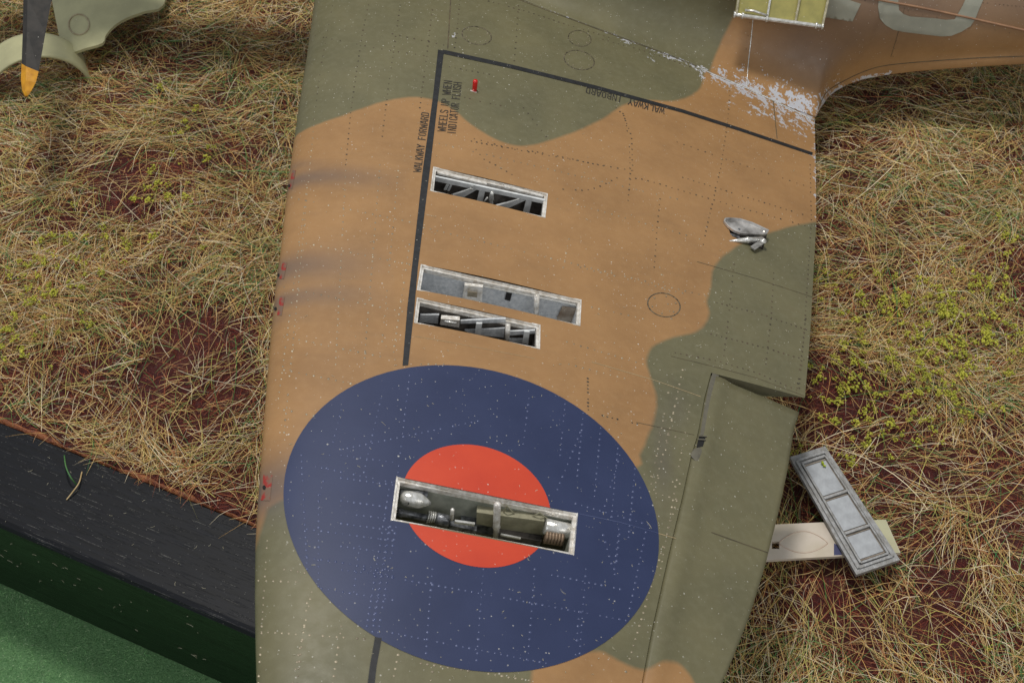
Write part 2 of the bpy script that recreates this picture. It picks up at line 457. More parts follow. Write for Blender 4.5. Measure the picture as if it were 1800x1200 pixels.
# closing walls along hinge + end rib + tip
WVv = []; WF = []; b1 = b0+len(LV)
def wall(uvs):
    base = b1+len(WVv)
    for u, v in uvs:
        H = Hh(v); c = np.clip((u-LEu(v))/(TEu(v)-LEu(v)), 0, 1)
        WVv.append(wld(u, v, float(ctop(c, H)))); WVv.append(wld(u, v, float(cbot(c, H))))
    for i in range(len(uvs)-1):
        a = base+2*i; WF.append((a, a+1, a+3)); WF.append((a, a+3, a+2))
wall([(AHu(v), v) for v in np.linspace(vend, v_in[1], 40)])
wall([(u, v) for u, v in zip(np.linspace(v_in[0], v_cut[0], 14), np.linspace(v_in[1], v_cut[1], 14))])
wall([(u, VMIN) for u in np.linspace(LEu(VMIN), TEu(VMIN), 24)])
WVv = np.array(WVv)
Vall = np.r_[V3, LV, WVv]; Fall = np.r_[TRI, np.array(LF), np.array(WF)]
pad = len(LV)+len(WVv)
wall_camo = np.full(pad, -1.)
wing = mesh('wing', Vall, Fall, M_PAINT, plane, True, attrs={'camo': np.r_[camo, wall_camo], 'wear': np.r_[wear, np.zeros(pad)], 'soot_and_dark': np.r_[soot_and_dark, np.zeros(len(LV)), np.full(len(WVv), .25)]})
# flat shading of walls
sm = np.ones(len(Fall), bool); sm[len(TRI)+len(LF):] = False
wing.data.polygons.foreach_set('use_smooth', sm)

# ---- aileron: same section, hinged a little downwards
def aileron():
    vs = np.linspace(vend+.02, v_in[1]-.06, 46); n = 22
    drop = R(5.0)
    V = []; F = []; cm = []
    top = []; UVs = []
    # inboard edge is cut along a slightly oblique line
    u_in = wing_uv((1400,712))
    for i, v in enumerate(vs):
        hu = AHu(v)+.012
        te = TEu(v)
        H = Hh(v); le = LEu(v)
        c0 = (hu-le)/(TEu(v)-le); h0 = float(ctop(c0, H)) - .01
        for k in range(n):
            f = k/(n-1); u = hu+(te-hu)*f
            vv = v
            # inboard edge slants towards the tip as it runs aft
            if i > 30: vv = v - (u-hu)/(te-hu)*(v_in[1]-.06 - (u_in[1]))*((i-30)/15)
            c = (u-le)/(TEu(v)-le)
            h = float(ctop(c, H)) - .008
            bulge = .05*math.exp(-((u-hu-.22)/.16)**2) - .015*math.exp(-((u-hu)/.05)**2)
            h += bulge*(1 if i > 1 else 1)
            h -= math.sin(drop)*(u-hu)*.8
            V.append((u, vv, h)); UVs.append((u, vv))
    m = len(vs)
    top = np.array(V)
    bot = top.copy()
    for i, v in enumerate(vs):
        le = LEu(v)
        for k in range(n):
            q = i*n+k; f = k/(n-1); bot[q,2] -= .40*Hh(v)*(1-f)**1.0*.9+.02
    W_ = np.r_[top, bot]
    F = []
    for i in range(m-1):
        for k in range(n-1):
            a = i*n+k; F.append((a, a+1, a+n+1, a+n)); b = a+m*n; F.append((b, b+n, b+n+1, b+1))
        a = i*n; F.append((a, a+n, a+n+m*n, a+m*n)); a = i*n+n-1; F.append((a+n, a, a+m*n, a+n+m*n))
    for i in (0, m-1):
        for k in range(n-1):
            a = i*n+k; q = (a, a+m*n, a+1+m*n, a+1); F.append(q if i == 0 else q[::-1])
    UVs = np.array(UVs); cm, we, so = masks(UVs)
    P = O + W_[:,:1]*E1 + W_[:,1:2]*E2 + W_[:,2:]*NW
    so = np.maximum(so*.5, 0)
    z = np.zeros(len(top))
    o = mesh('aileron', P, F, M_PAINT, plane, True, attrs={'camo': np.r_[cm, cm], 'wear': np.r_[z, z], 'soot_and_dark': np.r_[so, so]})
    return o
ail = aileron()
ab = ail.modifiers  # keep plain mesh
AILT = BVHTree.FromPolygons([tuple(Vector(v.co)+wloc(ail)) for v in ail.data.vertices], [tuple(p.vertices) for p in ail.data.polygons])
def on_tree(tree, p, off=.004):
    r = Vector(ray(p)).normalized(); l, n, i, d = tree.ray_cast(Vector(CAM), r)
    if l is None: return None
    if n.dot(r) > 0: n = -n
    return np.array(l + n*off)

# ---- decals
def decal(name, poly, fn, mat, parent, holes=(), step=6, label=None, kind=None):
    """poly in picture points, laid on a surface through fn; a thin printed film"""
    v, f = cdt([tuple(p) for p in dens(poly, step)], [[tuple(p) for p in dens(h, step)] for h in holes], step)
    P = []; N_ = []
    for p in v: P.append(fn(p)); N_.append(LASTN[0])
    f = f[:, ::-1]; a_ = np.array(P)[f]
    if (np.cross(a_[:,1]-a_[:,0], a_[:,2]-a_[:,0]) @ NW).sum() < 0: f = f[:, ::-1]
    o = mesh(name, P, f, mat, parent, True, label=label, kind=kind)
    if parent is wing: o.data.normals_split_custom_set_from_vertices([tuple(n_) for n_ in N_])
    return o
def onw(off): return lambda p: on_wing(p, off)
outer = smoothpoly([(513,800),(502,867),(500,890),(510,953),(533,1007),(563,1045),(600,1076),(660,1115),(733,1150),(833,1172),(913,1177),(983,1167),(1067,1133),(1117,1083),(1147,1033),(1157,967),(1147,893),(1127,843),(1097,799),(1030,728),(980,695),(910,662),(847,645),(787,638),(717,643),(657,662),(600,694),(547,750)], 4, True)
# true conic through the traced rim keeps the circle clean
def conic(pts):
    P = np.array(pts); c = P.mean(0); Q = (P-c)/300; x, y = Q.T
    s_, *_ = np.linalg.lstsq(np.c_[x*x, x*y, y*y, x, y], np.ones(len(x)), rcond=None)
    a, b, cc_, d, e = s_; M = np.array([[a, b/2], [b/2, cc_]]); ctr = -np.linalg.solve(2*M, [d, e])
    k = 1 + ctr @ M @ ctr; w, U = np.linalg.eigh(M/k)
    return [tuple((ctr + U @ (np.array([math.cos(t)/math.sqrt(w[0]), math.sin(t)/math.sqrt(w[1])])))*300 + c) for t in np.linspace(0, 2*math.pi, 96, endpoint=False)]
outer = conic(outer)
inner = conic([(715,835),(735,808),(775,788),(825,782),(880,793),(925,822),(950,855),(965,885),(950,960),(910,988),(865,997),(815,992),(775,975),(735,940),(715,918)])
b4 = bays[4]
def cut_against(poly, hole): return poly
decal('roundel_ring', outer, onw(.006), M_BLUE, wing, holes=[b4], step=6, label='large blue roundel disc printed on the wing')
# red disc is cut in two by the gun bay: clip polygons
def clip(poly, a, b, side):
    a, b = np.array(a), np.array(b); n = np.array([-(b-a)[1], (b-a)[0]])*side; out_ = []
    for i in range(len(poly)):
        p, q = np.array(poly[i]), np.array(poly[(i+1) % len(poly)]); dp, dq = (p-a) @ n, (q-a) @ n
        if dp >= 0: out_.append(tuple(p))
        if dp*dq < 0: out_.append(tuple(p+(q-p)*dp/(dp-dq)))
    return out_
decal('roundel_centre', clip(inner, b4[0], b4[1], -1), onw(.010), M_RED, wing, step=6, label='red upper half of the roundel centre')
decal('roundel_centre', clip(inner, b4[3], b4[2], 1), onw(.010), M_RED, wing, step=6, label='red lower half of the roundel centre')
def strip_px(pts, w0, w1=None):
    pts = [np.array(p, float) for p in pts]; w1 = w1 or w0; L = []; Rr = []
    for i, p in enumerate(pts):
        d = pts[min(i+1, len(pts)-1)]-pts[max(i-1, 0)]; d /= np.linalg.norm(d); n = np.array([-d[1], d[0]]); w = w0+(w1-w0)*i/(len(pts)-1)
        L.append(p+n*w/2); Rr.append(p-n*w/2)
    return [tuple(x) for x in L+Rr[::-1]]
decal('walkway_line', [(770,88),(780.5,90),(770.5,170),(755.5,300),(734.5,470),(728.5,540),(717.5,642),(707.5,643),(716,540),(724,470),(743,300),(761,170)], onw(.007), M_BLACK, wing, step=7)
decal('walkway_line', strip_px([(778,91.5),(900,118),(1050,155),(1200,196),(1300,228),(1428,271)], 7, 5), onw(.009), M_BLACK, wing, step=5)
decal('walkway_line', [(659,1119),(671,1121),(662,1170),(654,1240),(641,1240),(650,1170)], onw(.007), M_BLACK, wing, step=7)

# ---- stencil lettering (each glyph: strokes in a .62 x 1 cell)
GL = {
'W': [((0,1),(.14,0)),((.14,0),(.31,.8)),((.31,.8),(.48,0)),((.48,0),(.62,1))],
'H': [((.08,0),(.08,1)),((.54,0),(.54,1)),((.2,.5),(.42,.5))],
'E': [((.1,0),(.1,1)),((.2,.95),(.56,.95)),((.2,.5),(.46,.5)),((.2,.05),(.56,.05))],
'L': [((.1,0),(.1,1)),((.22,.05),(.56,.05))],
'S': [((.54,.78),(.42,.95)),((.42,.95),(.16,.95)),((.12,.92),(.1,.62)),((.12,.6),(.5,.42)),((.52,.4),(.5,.08)),((.44,.05),(.18,.05)),((.16,.05),(.06,.24))],
'U': [((.1,1),(.1,.14)),((.2,.05),(.42,.05)),((.52,.14),(.52,1))],
'P': [((.1,0),(.1,1)),((.2,.95),(.42,.95)),((.52,.9),(.52,.55)),((.2,.5),(.44,.5))],
'N': [((.08,0),(.08,1)),((.12,.98),(.5,.02)),((.54,0),(.54,1))],
'I': [((.31,0),(.31,1))],
'D': [((.1,0),(.1,1)),((.2,.95),(.38,.95)),((.38,.05),(.2,.05)),((.52,.84),(.52,.16)),((.4,.95),(.52,.84)),((.52,.16),(.4,.05))],
'C': [((.1,.88),(.1,.12)),((.18,.95),(.44,.95)),((.18,.05),(.44,.05)),((.53,.9),(.53,.68)),((.53,.32),(.53,.1))],
'A': [((.02,0),(.25,1)),((.37,1),(.6,0)),((.2,.33),(.42,.33))],
'T': [((.31,0),(.31,.9)),((.02,.95),(.6,.95))],
'O': [((.1,.88),(.1,.12)),((.52,.88),(.52,.12)),((.2,.95),(.42,.95)),((.2,.05),(.42,.05))],
'R': [((.1,0),(.1,1)),((.2,.95),(.42,.95)),((.52,.9),(.52,.58)),((.2,.5),(.44,.5)),((.36,.46),(.56,0))],
'F': [((.1,0),(.1,1)),((.2,.95),(.56,.95)),((.2,.5),(.46,.5))],
'K': [((.1,0),(.1,1)),((.2,.45),(.54,1)),((.28,.55),(.56,0))],
'Y': [((.04,1),(.29,.5)),((.58,1),(.33,.5)),((.31,.48),(.31,0))],
'B': [((.1,0),(.1,1)),((.2,.95),(.42,.95)),((.2,.5),(.44,.5)),((.2,.05),(.42,.05)),((.5,.86),(.5,.6)),((.53,.42),(.53,.12))],
}
def lettering(text, a, b, up, name):
    a, b, up = np.array(a, float), np.array(b, float), np.array(up, float); n = len(text); step = (b-a)/n
    V = []; F = []
    for i, ch in enumerate(text):
        if ch == ' ': continue
        for (p, q) in GL[ch]:
            p, q = np.array(p, float), np.array(q, float); d = q-p; L = np.linalg.norm(d); d = d/L; nn = np.array([-d[1], d[0]])
            th = (.068 if abs(d[1]) > .5 else .052)*(.74 if ch in 'WN' else 1)
            p2, q2 = p-d*.02, q+d*.02
            for z in (p2+nn*th, p2-nn*th, q2-nn*th, q2+nn*th):
                px_ = a + step*(i + .06 + z[0]/.62*.88) + up*z[1]
                V.append(on_wing(px_, .0075))
            k = len(V); F.append((k-4, k-3, k-2, k-1))
    return mesh(name, V, F, M_TEXT, wing)
def words(text, a, b, up):
    a, b = np.array(a, float), np.array(b, float); n = len(text); i = 0
    for w_ in text.split(' '):
        p, q_ = a+(b-a)*i/n, a+(b-a)*(i+len(w_))/n; i += len(w_)+1
        lettering(w_, p, q_, up, 'stencil_word')['label'] = 'black stencilled word '+w_
words('WHEELS UP WHEN', (783.5,232.5), (795,142.5), (-14.5,-1.5))
words('INDICATOR FLUSH', (800.5,237.5), (812,145.5), (-14.5,-1.5))
words('WALKWAY FORWARD', (740,304), (754.5,198.5), (-13.5,-1.5))
words('WALKWAY INBOARD', (1169,191.5), (1030,153.5), (-1.5,10))

# ---- gun-port patches on the leading edge
for k, (cx, cy, w, h, sl) in enumerate([(514,316,6,34,-7),(498,476,8,30,-6),(494,538,8,34,-5),(469,857,16,46,-5)]):
    pq = [(cx-w/2-sl/2, cy-h/2), (cx+w/2-sl/2, cy-h/2+1), (cx+w/2+sl/2, cy+h/2), (cx-w/2+sl/2, cy+h/2-1)]
    pt = decal('gun_port_patch', pq, onw(.007), M_PATCH, wing, step=4)
for (cx, cy, r) in [(509,327,2),(490,484,2.2),(485,543,2.4),(465,857,3)]:
    decal('gun_port', [(cx+r*math.cos(t), cy+1.4*r*math.sin(t)) for t in np.linspace(0, 2*math.pi, 10, endpoint=False)], onw(.010), M_HOLE, wing, step=3)

# ---- panel lines (engraved joints) and rivets
def line_strip(mb, pts, w, fn):
    """thin V-section joint following the surface; pts in picture points"""
    q = []
    for a, b in zip(pts[:-1], pts[1:]):
        a, b = np.array(a, float), np.array(b, float); n = max(1, int(np.linalg.norm(b-a)/10)); q += [a+(b-a)*k/n for k in range(n)]
    q.append(np.array(pts[-1], float))
    P = [fn(x) for x in q]; P = [p for p in P if p is not None]
    V = []; F = []
    for i, p in enumerate(P):
        d = P[min(i+1, len(P)-1)]-P[max(i-1, 0)]; d = d/np.linalg.norm(d); n = np.cross(NW, d); n /= np.linalg.norm(n)
        V += [p+n*w/2, p-n*w/2]
        if i: F.append((2*i-2, 2*i-1, 2*i+1, 2*i))
    mb.add(V, F)
ow = onw(.0035)
M_SEAM = simple('seam_highlight', C(168,148,112), C(150,132,100), .5)
for pts, w_ in [([(796,-60),(787,86)], .028), ([(1359,178),(1366,244)], .02), ([(1225,460),(1330,490),(1431,523)], .016),
                ([(1180,626),(1250,643),(1330,664),(1414,696)], .012), ([(1118,742),(1165,752),(1220,764)], .012)]:
    pl = MB(); line_strip(pl, pts, w_, ow); pl.build('panel_joint', M_LINE, wing)
for pts, w_, o_, mt in [([(1040,636),(1150,668),(1232,697)], .014, .0035, M_SEAM), ([(728,591),(800,603),(940,630)], .008, .0035, M_SEAM), ([(1018,903),(1090,918),(1157,937)], .014, .009, M_RIVB), ([(1157,937),(1188,946)], .014, .0035, M_SEAM)]:
    pl = MB(); line_strip(pl, pts, w_, onw(o_)); pl.build('raised_seam', mt, wing)

def rivets(rows, fn, r, mat, parent, name='rivets', hgt=.35, drop=.06, jit=.3, label=None):
    V = []; F = []
    for pts, sp in rows:
        pts = [np.array(p, float) for p in pts]
        seg = [np.linalg.norm(b-a) for a, b in zip(pts[:-1], pts[1:])]; T = sum(seg); n = max(2, int(T/sp))
        for i in range(n+1):
            if random.random() < drop: continue
            s_ = T*i/n; k = 0
            while k < len(seg)-1 and s_ > seg[k]: s_ -= seg[k]; k += 1
            p = pts[k]+(pts[k+1]-pts[k])*min(1, s_/seg[k]) + RNG.normal(0, jit, 2)*.5
            c = fn(p)
            if c is None: continue
            rr = r*random.uniform(.65, 1.15); b = len(V)
            for t in range(6): V.append(c + rr*(E1*math.cos(t*math.pi/3)+E2*math.sin(t*math.pi/3)))
            V.append(c + NW*rr*hgt)
            F += [(b+t, b+(t+1) % 6, b+6) for t in range(6)]
    return mesh(name, V, np.array(F), mat, parent, True, kind='stuff', label=label)
def par(rows, off):   # doubled row
    o = []
    for pts, sp in rows: o += [(pts, sp), ([(x+off[0], y+off[1]) for x, y in pts], sp)]
    return o
holes_px = [np.array(b) for b in bays.values()]+[np.array(flapwell)]
def guard(fn, blue=None):
    O_ = np.array(outer)
    def g(p):
        P = np.array([p])
        for h in holes_px:
            if sdf(P, h)[0] > -5: return None
        ins = pip(P, O_)[0]
        if blue is True and not ins: return None
        if blue is False and ins: return None
        return fn(p)
    return g
dark_rows = [
 ([(587,0),(575,60),(563,130),(553,210)],11), ([(650,0),(637,60),(625,140),(617,195),(608,290)],9), ([(705,0),(692,90),(682,160),(672,240)],9),
 ([(763,0),(757,40),(750,100),(743,150),(738,190)],9), ([(808,0),(803,60),(799,84)],8), ([(850,0),(930,22),(1000,45),(1070,66)],9), ([(912,0),(908,60),(903,118)],10),
 ([(790,118),(860,131)],9),([(790,165),(850,180),(880,186)],9),([(837,263),(850,280),(870,290),(900,307)],11),
 ([(820,247),(880,258),(960,270),(1060,292)],9),([(822,241),(900,262),(1000,280),(1110,300)],12),
 ([(990,333),(1027,335),(1050,330),(1067,322),(1083,313),(1123,314),(1147,320),(1197,335),(1290,362),(1425,400)],11),
 ([(1083,190),(1098,205),(1106,250),(1108,310),(1103,362)],9),([(1095,200),(1110,240),(1112,300)],9),
 ([(1285,120),(1280,205),(1268,290),(1245,387),(1236,430)],8),
 ([(1424,290),(1426,390),(1420,480),(1413,590),(1404,690)],8),([(1416,560),(1407,640),(1400,690)],8),
 ([(1260,532),(1340,553),(1425,582)],9),([(1250,587),(1298,599),(1347,612),(1413,632)],9),([(1187,620),(1260,634),(1330,655),(1400,685)],10),
 ([(1200,312),(1290,340),(1420,380)],10),([(1190,250),(1290,285),(1425,330)],13),([(690,60),(780,80)],12),([(540,60),(660,85),(745,98)],14),
 ([(1033,665),(1034,720)],6),([(1050,728),(1120,745)],9),([(920,190),(960,240)],11),([(1160,350),(1155,400),(1150,470)],10),([(1290,465),(1280,560),(1272,625)],10),([(1360,480),(1355,560),(1345,650)],10),
 ([(1245,0),(1236,50),(1228,100)],10),([(1060,70),(1140,92),(1230,124)],9)]
rivets([(p, s*1.0) for p, s in dark_rows], guard(onw(.002)), .022, M_RIV, wing, hgt=.2, label='dark flush rivet rows on the camouflage')
tanrows = []
for x0, x1, y0, y1 in [(608,590,300,640),(668,640,290,640),(553,500,210,760),(540,490,330,700),(720,690,430,630),(700,672,300,600)]:
    tanrows.append(([(x0, y0), (x1, y1)], 11))
for y0, y1 in [(345,372),(420,440),(505,520),(592,600),(650,662),(720,735)]:
    tanrows.append(([(500, y0), (720, y0+45)], 13))
for (a, b) in [((980,350),(1230,420)),((1020,470),(1200,515)),((960,590),(1130,640)),((1180,560),(1160,470)),((1000,420),(990,470)),((760,250),(1190,350)),((1040,540),(1130,560)),((1000,640),(1110,668)),((745,400),(1240,520)),((780,640),(740,640))]:
    tanrows.append(([a, b], 12))
for (a, b) in [((1175,690),(1145,850)),((1200,650),(1170,790)),((1190,700),(1150,860)),((1130,860),(1200,880)),((1215,700),(1160,1010)),((1190,880),(1100,1180)),((1120,830),(1195,850)),((1160,760),(1215,775)),((500,1000),(560,1010)),((548,1040),(515,1200)),((470,950),(455,1200)),((540,1060),(522,1200)),((455,1020),(520,1022)),((460,1110),(640,1122)),((600,1100),(585,1200)),((700,1150),(690,1200)),((740,1165),(930,1195)),((760,1180),(755,1210))]:
    tanrows.append(([a, b], 12))
rivets(tanrows, guard(onw(.002), False), .020, M_RIVG, wing, hgt=.5, drop=.10, label='pale raised rivets on the skin')
br = []
for a, b in [((697,860),(655,1110)),((684,860),(645,1100)),((627,905),(690,912)),((632,960),(622,1040)),((560,870),(560,1030)),((600,720),(560,880)),((690,1015),(830,1040)),((830,1040),(1100,1090)),((640,1000),(690,1012)),((690,1112),(780,1130)),((780,1130),(960,1165)),((1012,885),(1150,925)),((1088,930),(1080,1000)),((1135,935),(1105,1080)),((1060,940),(1075,990)),((1018,1075),(1012,1150)),((555,820),(700,850)),((720,660),(700,830)),((1020,760),(980,860)),((1090,800),(1060,900)),((600,790),(840,740)),((930,700),(920,780)),((670,700),(640,830)),((970,1010),(1090,1035)),((530,800),(540,1000)),((590,1000),(680,1010))]:
    br.append(([a, b], 11))
br2 = par([([(680,880),(648,1105)], 9)], (9, 2))
br3 = par(br[:2], (10, 1))+par([br[12]], (1, 9))
rivets(br+br3+[([(600,800+40*k),(690,812+40*k)], 11) for k in range(5)]+[([(1000+30*k,640+36*k),(985+30*k,800+36*k)], 10) for k in range(5)]+[([(760+90*k,1000),(748+90*k,1160)], 12) for k in range(4)]+[([(540,930+50*k),(690,950+52*k)], 12) for k in range(3)], guard(onw(.0065), True), .021, M_RIVB, wing, hgt=.6, drop=.05, jit=.15, label='raised rivets under the blue roundel paint')

# round access covers: ring groove plus screws
def circle_cover(cx, cy, rx, ry, ang, nb, light):
    t = R(ang); ring = lambda k, a: (cx+k*(rx*math.cos(a)*math.cos(t)-ry*math.sin(a)*math.sin(t)), cy+k*(rx*math.cos(a)*math.sin(t)+ry*math.sin(a)*math.cos(t)))
    V = []; F = []; n = 40
    for i in range(n):
        a = 2*math.pi*i/n
        V += [on_wing(ring(1.0, a), .0035), on_wing(ring(.97, a), .007), on_wing(ring(.93, a), .0035)]
        j = (i+1) % n; F += [(3*i, 3*j, 3*j+1, 3*i+1), (3*i+1, 3*j+1, 3*j+2, 3*i+2)]
    o = mesh('access_cover_ring', V, F, light, wing, True)
    for k in range(nb):
        a = 2*math.pi*(k+.5)/nb; c = on_wing(ring(.74, a), .003); mb = MB()
        mb.tube([c, c+NW*.010], [.018, .012], 8); sc = mb.build('screw', M_RIVG, plane)
M_RING = simple('cover_ring_wash', C(36,32,26), C(120,110,90), .45, .1, 16)
circle_cover(838, 63, 27, 16, 12, 6, M_RING); circle_cover(1019, 68, 21, 14, 12, 6, M_RING); circle_cover(1018, 106, 28, 17, 14, 8, M_RING); circle_cover(1167, 536, 30, 21, 14, 6, M_RING)

# ---- gun bays
def bay(idx, label, depth=.62, lip=.045, wallmat=M_BAYDARK, silver=M_SILV):
    q = [on_wing(p, 0) for p in bays[idx]]   # far-left, far-right, near-right, near-left
    Ux = q[1]-q[0]; L = np.linalg.norm(Ux); Ux /= L
    Vy = np.cross(NW, Ux); N = NW
    ctr = sum(q)/4
    e = bpy.data.objects.new('gun_bay', None); COL.objects.link(e); e.parent = plane; e.location = Vector(ctr-N*.3) - wloc(plane); e['label'] = label
    def inset(pts, d):
        c = sum(pts)/4; out_ = []
        for i, p in enumerate(pts):
            s1 = Ux if i in (0, 3) else -Ux; s2 = -Vy if i in (0, 1) else Vy
            out_.append(p+s1*d+s2*d)
        return out_
    # box walls and floor
    mb = MB(); q0 = inset(q, lip); top = [p-N*.05 for p in q0]; bot = [p-N*depth for p in q0]
    mb.add(top+bot, [(0,1,5,4),(1,2,6,5),(2,3,7,6),(3,0,4,7),(4,5,6,7)])
    mb.build('bay_wall', wallmat, e)
    # lip: flat rebate ring with thickness, sits just under the skin, worn bright
    def ring(d0, d1, z0, z1, d2):
        a = [p+N*z0 for p in inset(q, d0)]; b = [p+N*z0 for p in inset(q, d1)]; c_ = [p+N*z1 for p in inset(q, d2)]
        m = MB(); F = []
        for i in range(4):
            j = (i+1) % 4; F += [(i, j, 4+j, 4+i), (4+i, 4+j, 8+j, 8+i)]
        m.add(a+b+c_, F); return m
    ring(-.012, .014, .006, -.05, .016).build('skin_edge', silver, e)
    ring(.010, lip+.012, -.035, -.12, lip+.014).build('rebate_frame', silver, e)
    far = (q[0]+q[1])/2
    def W_(p, ins): return hit(p, far - Vy*(ins+.05), Vy)     # picture point on a vertical plane `ins` in front of the far wall
    return e, W_, Ux, Vy, N, q, L
def cz(ox, oy, s): return lambda x, y: (ox+x/s, oy+y/s)

# bay 1: latticed spar
e, W_, Ux, Vy, N, q, L = bay(1, 'short gun bay by the walkway line showing a silver lattice truss', .75)
c = cz(740, 280, 7.5)
m = MB(); 
m.bar(W_(c(215,175), .03), W_(c(865,325), .03), .07, .04, N); m.build('hinge_strip', M_SILV, e)
m = MB(); m.bar(W_(c(1095,355), .03), W_(c(1605,490), .03), .07, .04, N); m.build('hinge_strip', M_SILV, e)
def flat(mb, W_, pts, ins, t=.05):   # polygon plate parallel to the far wall
    P = [W_(p, ins) for p in pts]; n = len(P); Q = [p+Vy*t for p in P]
    mb.add(P+Q, [tuple(range(n)), tuple(range(2*n-1, n-1, -1))]+[(i, n+i, n+(i+1) % n, (i+1) % n) for i in range(n)])
m = MB(); flat(m, W_, [c(190,232),c(1640,545),c(1640,592),c(190,290)], .16); m.build('spar_boom', M_RIBGREY, e)
for pts in [[c(395,478),c(690,388),c(740,400),c(560,505)],[c(770,415),c(845,425),c(810,575),c(735,552)],[c(985,618),c(1330,525),c(1370,545),c(1130,655)],[c(1385,540),c(1460,555),c(1425,720),c(1345,700)],[c(350,318),c(380,322),c(335,410),c(300,405)],[c(390,330),c(415,335),c(375,420),c(345,415)]]:
    m = MB(); flat(m, W_, pts, .14, .05); m.build('truss_strut', M_RIBGREY, e)
m = MB(); a, b = W_(c(938,430), .24), W_(c(915,620), .24); m.tube([a, a+(b-a)*.15, a+(b-a)*.5, a+(b-a)*.6, b], [.03,.042,.055,.04,.05], 14); m.build('actuator_bottle', M_SILVB, e, smooth=True)
m = MB(); a, b = W_(c(880,500), .22), W_(c(815,585), .22); m.tube([a, b], .018, 8); m.build('pipe', M_SILVB, e, smooth=True)
m = MB(); a = W_(c(665,395), .22); m.tube([a-Ux*.03, a+Ux*.03], [.03, .02], 8); m.tube([a, a+N*.08], [.012, .012], 6); m.build('bolt', M_SILVB, e)

# bay 2
e, W_, Ux, Vy, N, q, L = bay(2, 'longest gun bay with pale grey inner wall, small louvred bracket and silver post', .8, wallmat=M_BAYGREY)
c = cz(720, 450, 5.806)
m = MB(); flat(m, W_, [c(560,300),c(750,320),c(735,475),c(540,430)], .12, .08); br_ = m.build('bracket', M_SILV, e)
for k in range(4):
    m = MB(); m.bar(W_(c(590, 362+k*14), .16), W_(c(690, 375+k*14), .16), .012, .02, N); m.build('louvre', M_RIVG, e)
m = MB(); flat(m, W_, [c(990,365),c(1048,372),c(1025,460),c(970,445)], .02, .01); m.build('slot', M_HOLE, e)
m = MB(); m.tube([W_(c(1300,395), .14), W_(c(1290,640), .14)], .050, 14); m.build('post', M_SILV, e, smooth=True)
m = MB(); flat(m, W_, [c(1560,520),c(1720,540),c(1720,720),c(1500,640)], .03, .03); m.build('soot_patch', M_RUST, e)
m = MB(); m.bar(W_(c(760,312), .05), W_(c(1690,500), .05), .02, .02, N); m.build('stiffener', M_SILVB, e)
# bay 3
e, W_, Ux, Vy, N, q, L = bay(3, 'middle gun bay just above the roundel, crowded with brackets and grey struts', .8)
for pts in [[c(105,600),c(300,600),c(290,640),c(100,650)],[c(100,650),c(290,650),c(290,690),c(95,675)],[c(520,660),c(980,640),c(980,680),c(520,690)],[c(560,760),c(970,740),c(960,830),c(640,800)],[c(1010,770),c(1280,760),c(1280,790),c(1010,810)],[c(1010,850),c(1160,850),c(1160,890),c(1010,880)]]:
    m = MB(); flat(m, W_, pts, .07, .04); m.build('strut', M_BAYGREY, e)
for pts in [[c(680,690),c(740,690),c(725,800),c(665,790)],[c(1170,770),c(1225,775),c(1210,900),c(1150,890)]]:
    m = MB(); flat(m, W_, pts, .15, .04); m.build('web_plate', M_RIBGREY, e)
m = MB(); flat(m, W_, [c(320,640),c(510,655),c(505,730),c(310,700)], .16, .10); m.build('bracket', M_SILV, e)
m = MB(); a = W_(c(355,665), .28); b = W_(c(480,685), .28); m.tube([a, b], .022, 8); m.build('clamp_bar', M_SILVB, e, smooth=True)
m = MB(); m.tube([W_(c(1005,700), .18), W_(c(992,880), .18)], .045, 14); m.build('post', M_SILV, e, smooth=True)
# bay 4
e, W_, Ux, Vy, N, q, L = bay(4, 'gun bay across the roundel centre holding a gun, olive jacket and polished cylinders', .95, .05, simple('bay_olive_grey', C(176,178,166), C(130,134,124), .45, .1, 3, .25))
c = cz(670, 820, 5.)
def cap(a, b, r, name, mat, ins, prof=None, n=16):
    A_, B_ = W_(c(*a), ins), W_(c(*b), ins); m = MB()
    prof = prof or [(0, 1), (1, 1)]
    m.tube([A_+(B_-A_)*t for t, _ in prof], [r*k for _, k in prof], n); return m.build(name, mat, e, smooth=True)
cap((165,265),(435,320), .125, 'oxygen_capsule', M_SILVB, .20, [(0,.05),(.02,.4),(.07,.72),(.16,.93),(.3,1),(.62,1),(.75,.8),(.88,.5),(1,.18)], 20)
cap((150,235),(410,250), .06, 'capsule_mount', M_GUN, .08)
m = MB(); a = W_(c(240,318), .33); m.tube([a, a-Vy*.02], .012, 8); m.build('filler_screw', M_HOLE, e)
cap((135,395),(400,450), .075, 'gun_barrel', M_GUN, .24, [(0,1),(.2,1),(.22,.8),(.95,.8),(1,.9)])
for k, x in enumerate((405, 425, 445, 465)):
    cap((x, 440), (x+9, 442), .105-.006*k, 'barrel_ring', M_SILVB, .24)
cap((478,450),(600,480), .10, 'gun_breech', M_GUN, .24, [(0,.7),(.1,1),(.8,1),(1,.8)])
m = MB(); m.bar(W_(c(600,510), .2), W_(c(830,560), .2), .1, .12, N); m.build('gun_body', M_GUN, e)
m = MB(); m.bar(W_(c(645,480), .3), W_(c(820,505), .3), .04, .05, N); m.build('cocking_rail', M_SILVB, e)
m = MB(); a, b = W_(c(628,370), .28), W_(c(618,460), .28); m.tube([a, a+(b-a)*.1, b], [.02,.034,.034], 10); m.build('cocking_lever', M_SILV, e, smooth=True)
m = MB(); flat(m, W_, [c(840,400),c(1435,480),c(1420,600),c(1050,545),c(835,500)], .14, .2); m.build('olive_jacket', M_OLIVE, e)
m = MB(); flat(m, W_, [c(700,470),c(1000,520),c(1000,600),c(700,560)], .10, .1); m.build('gun_body', M_GUN, e)
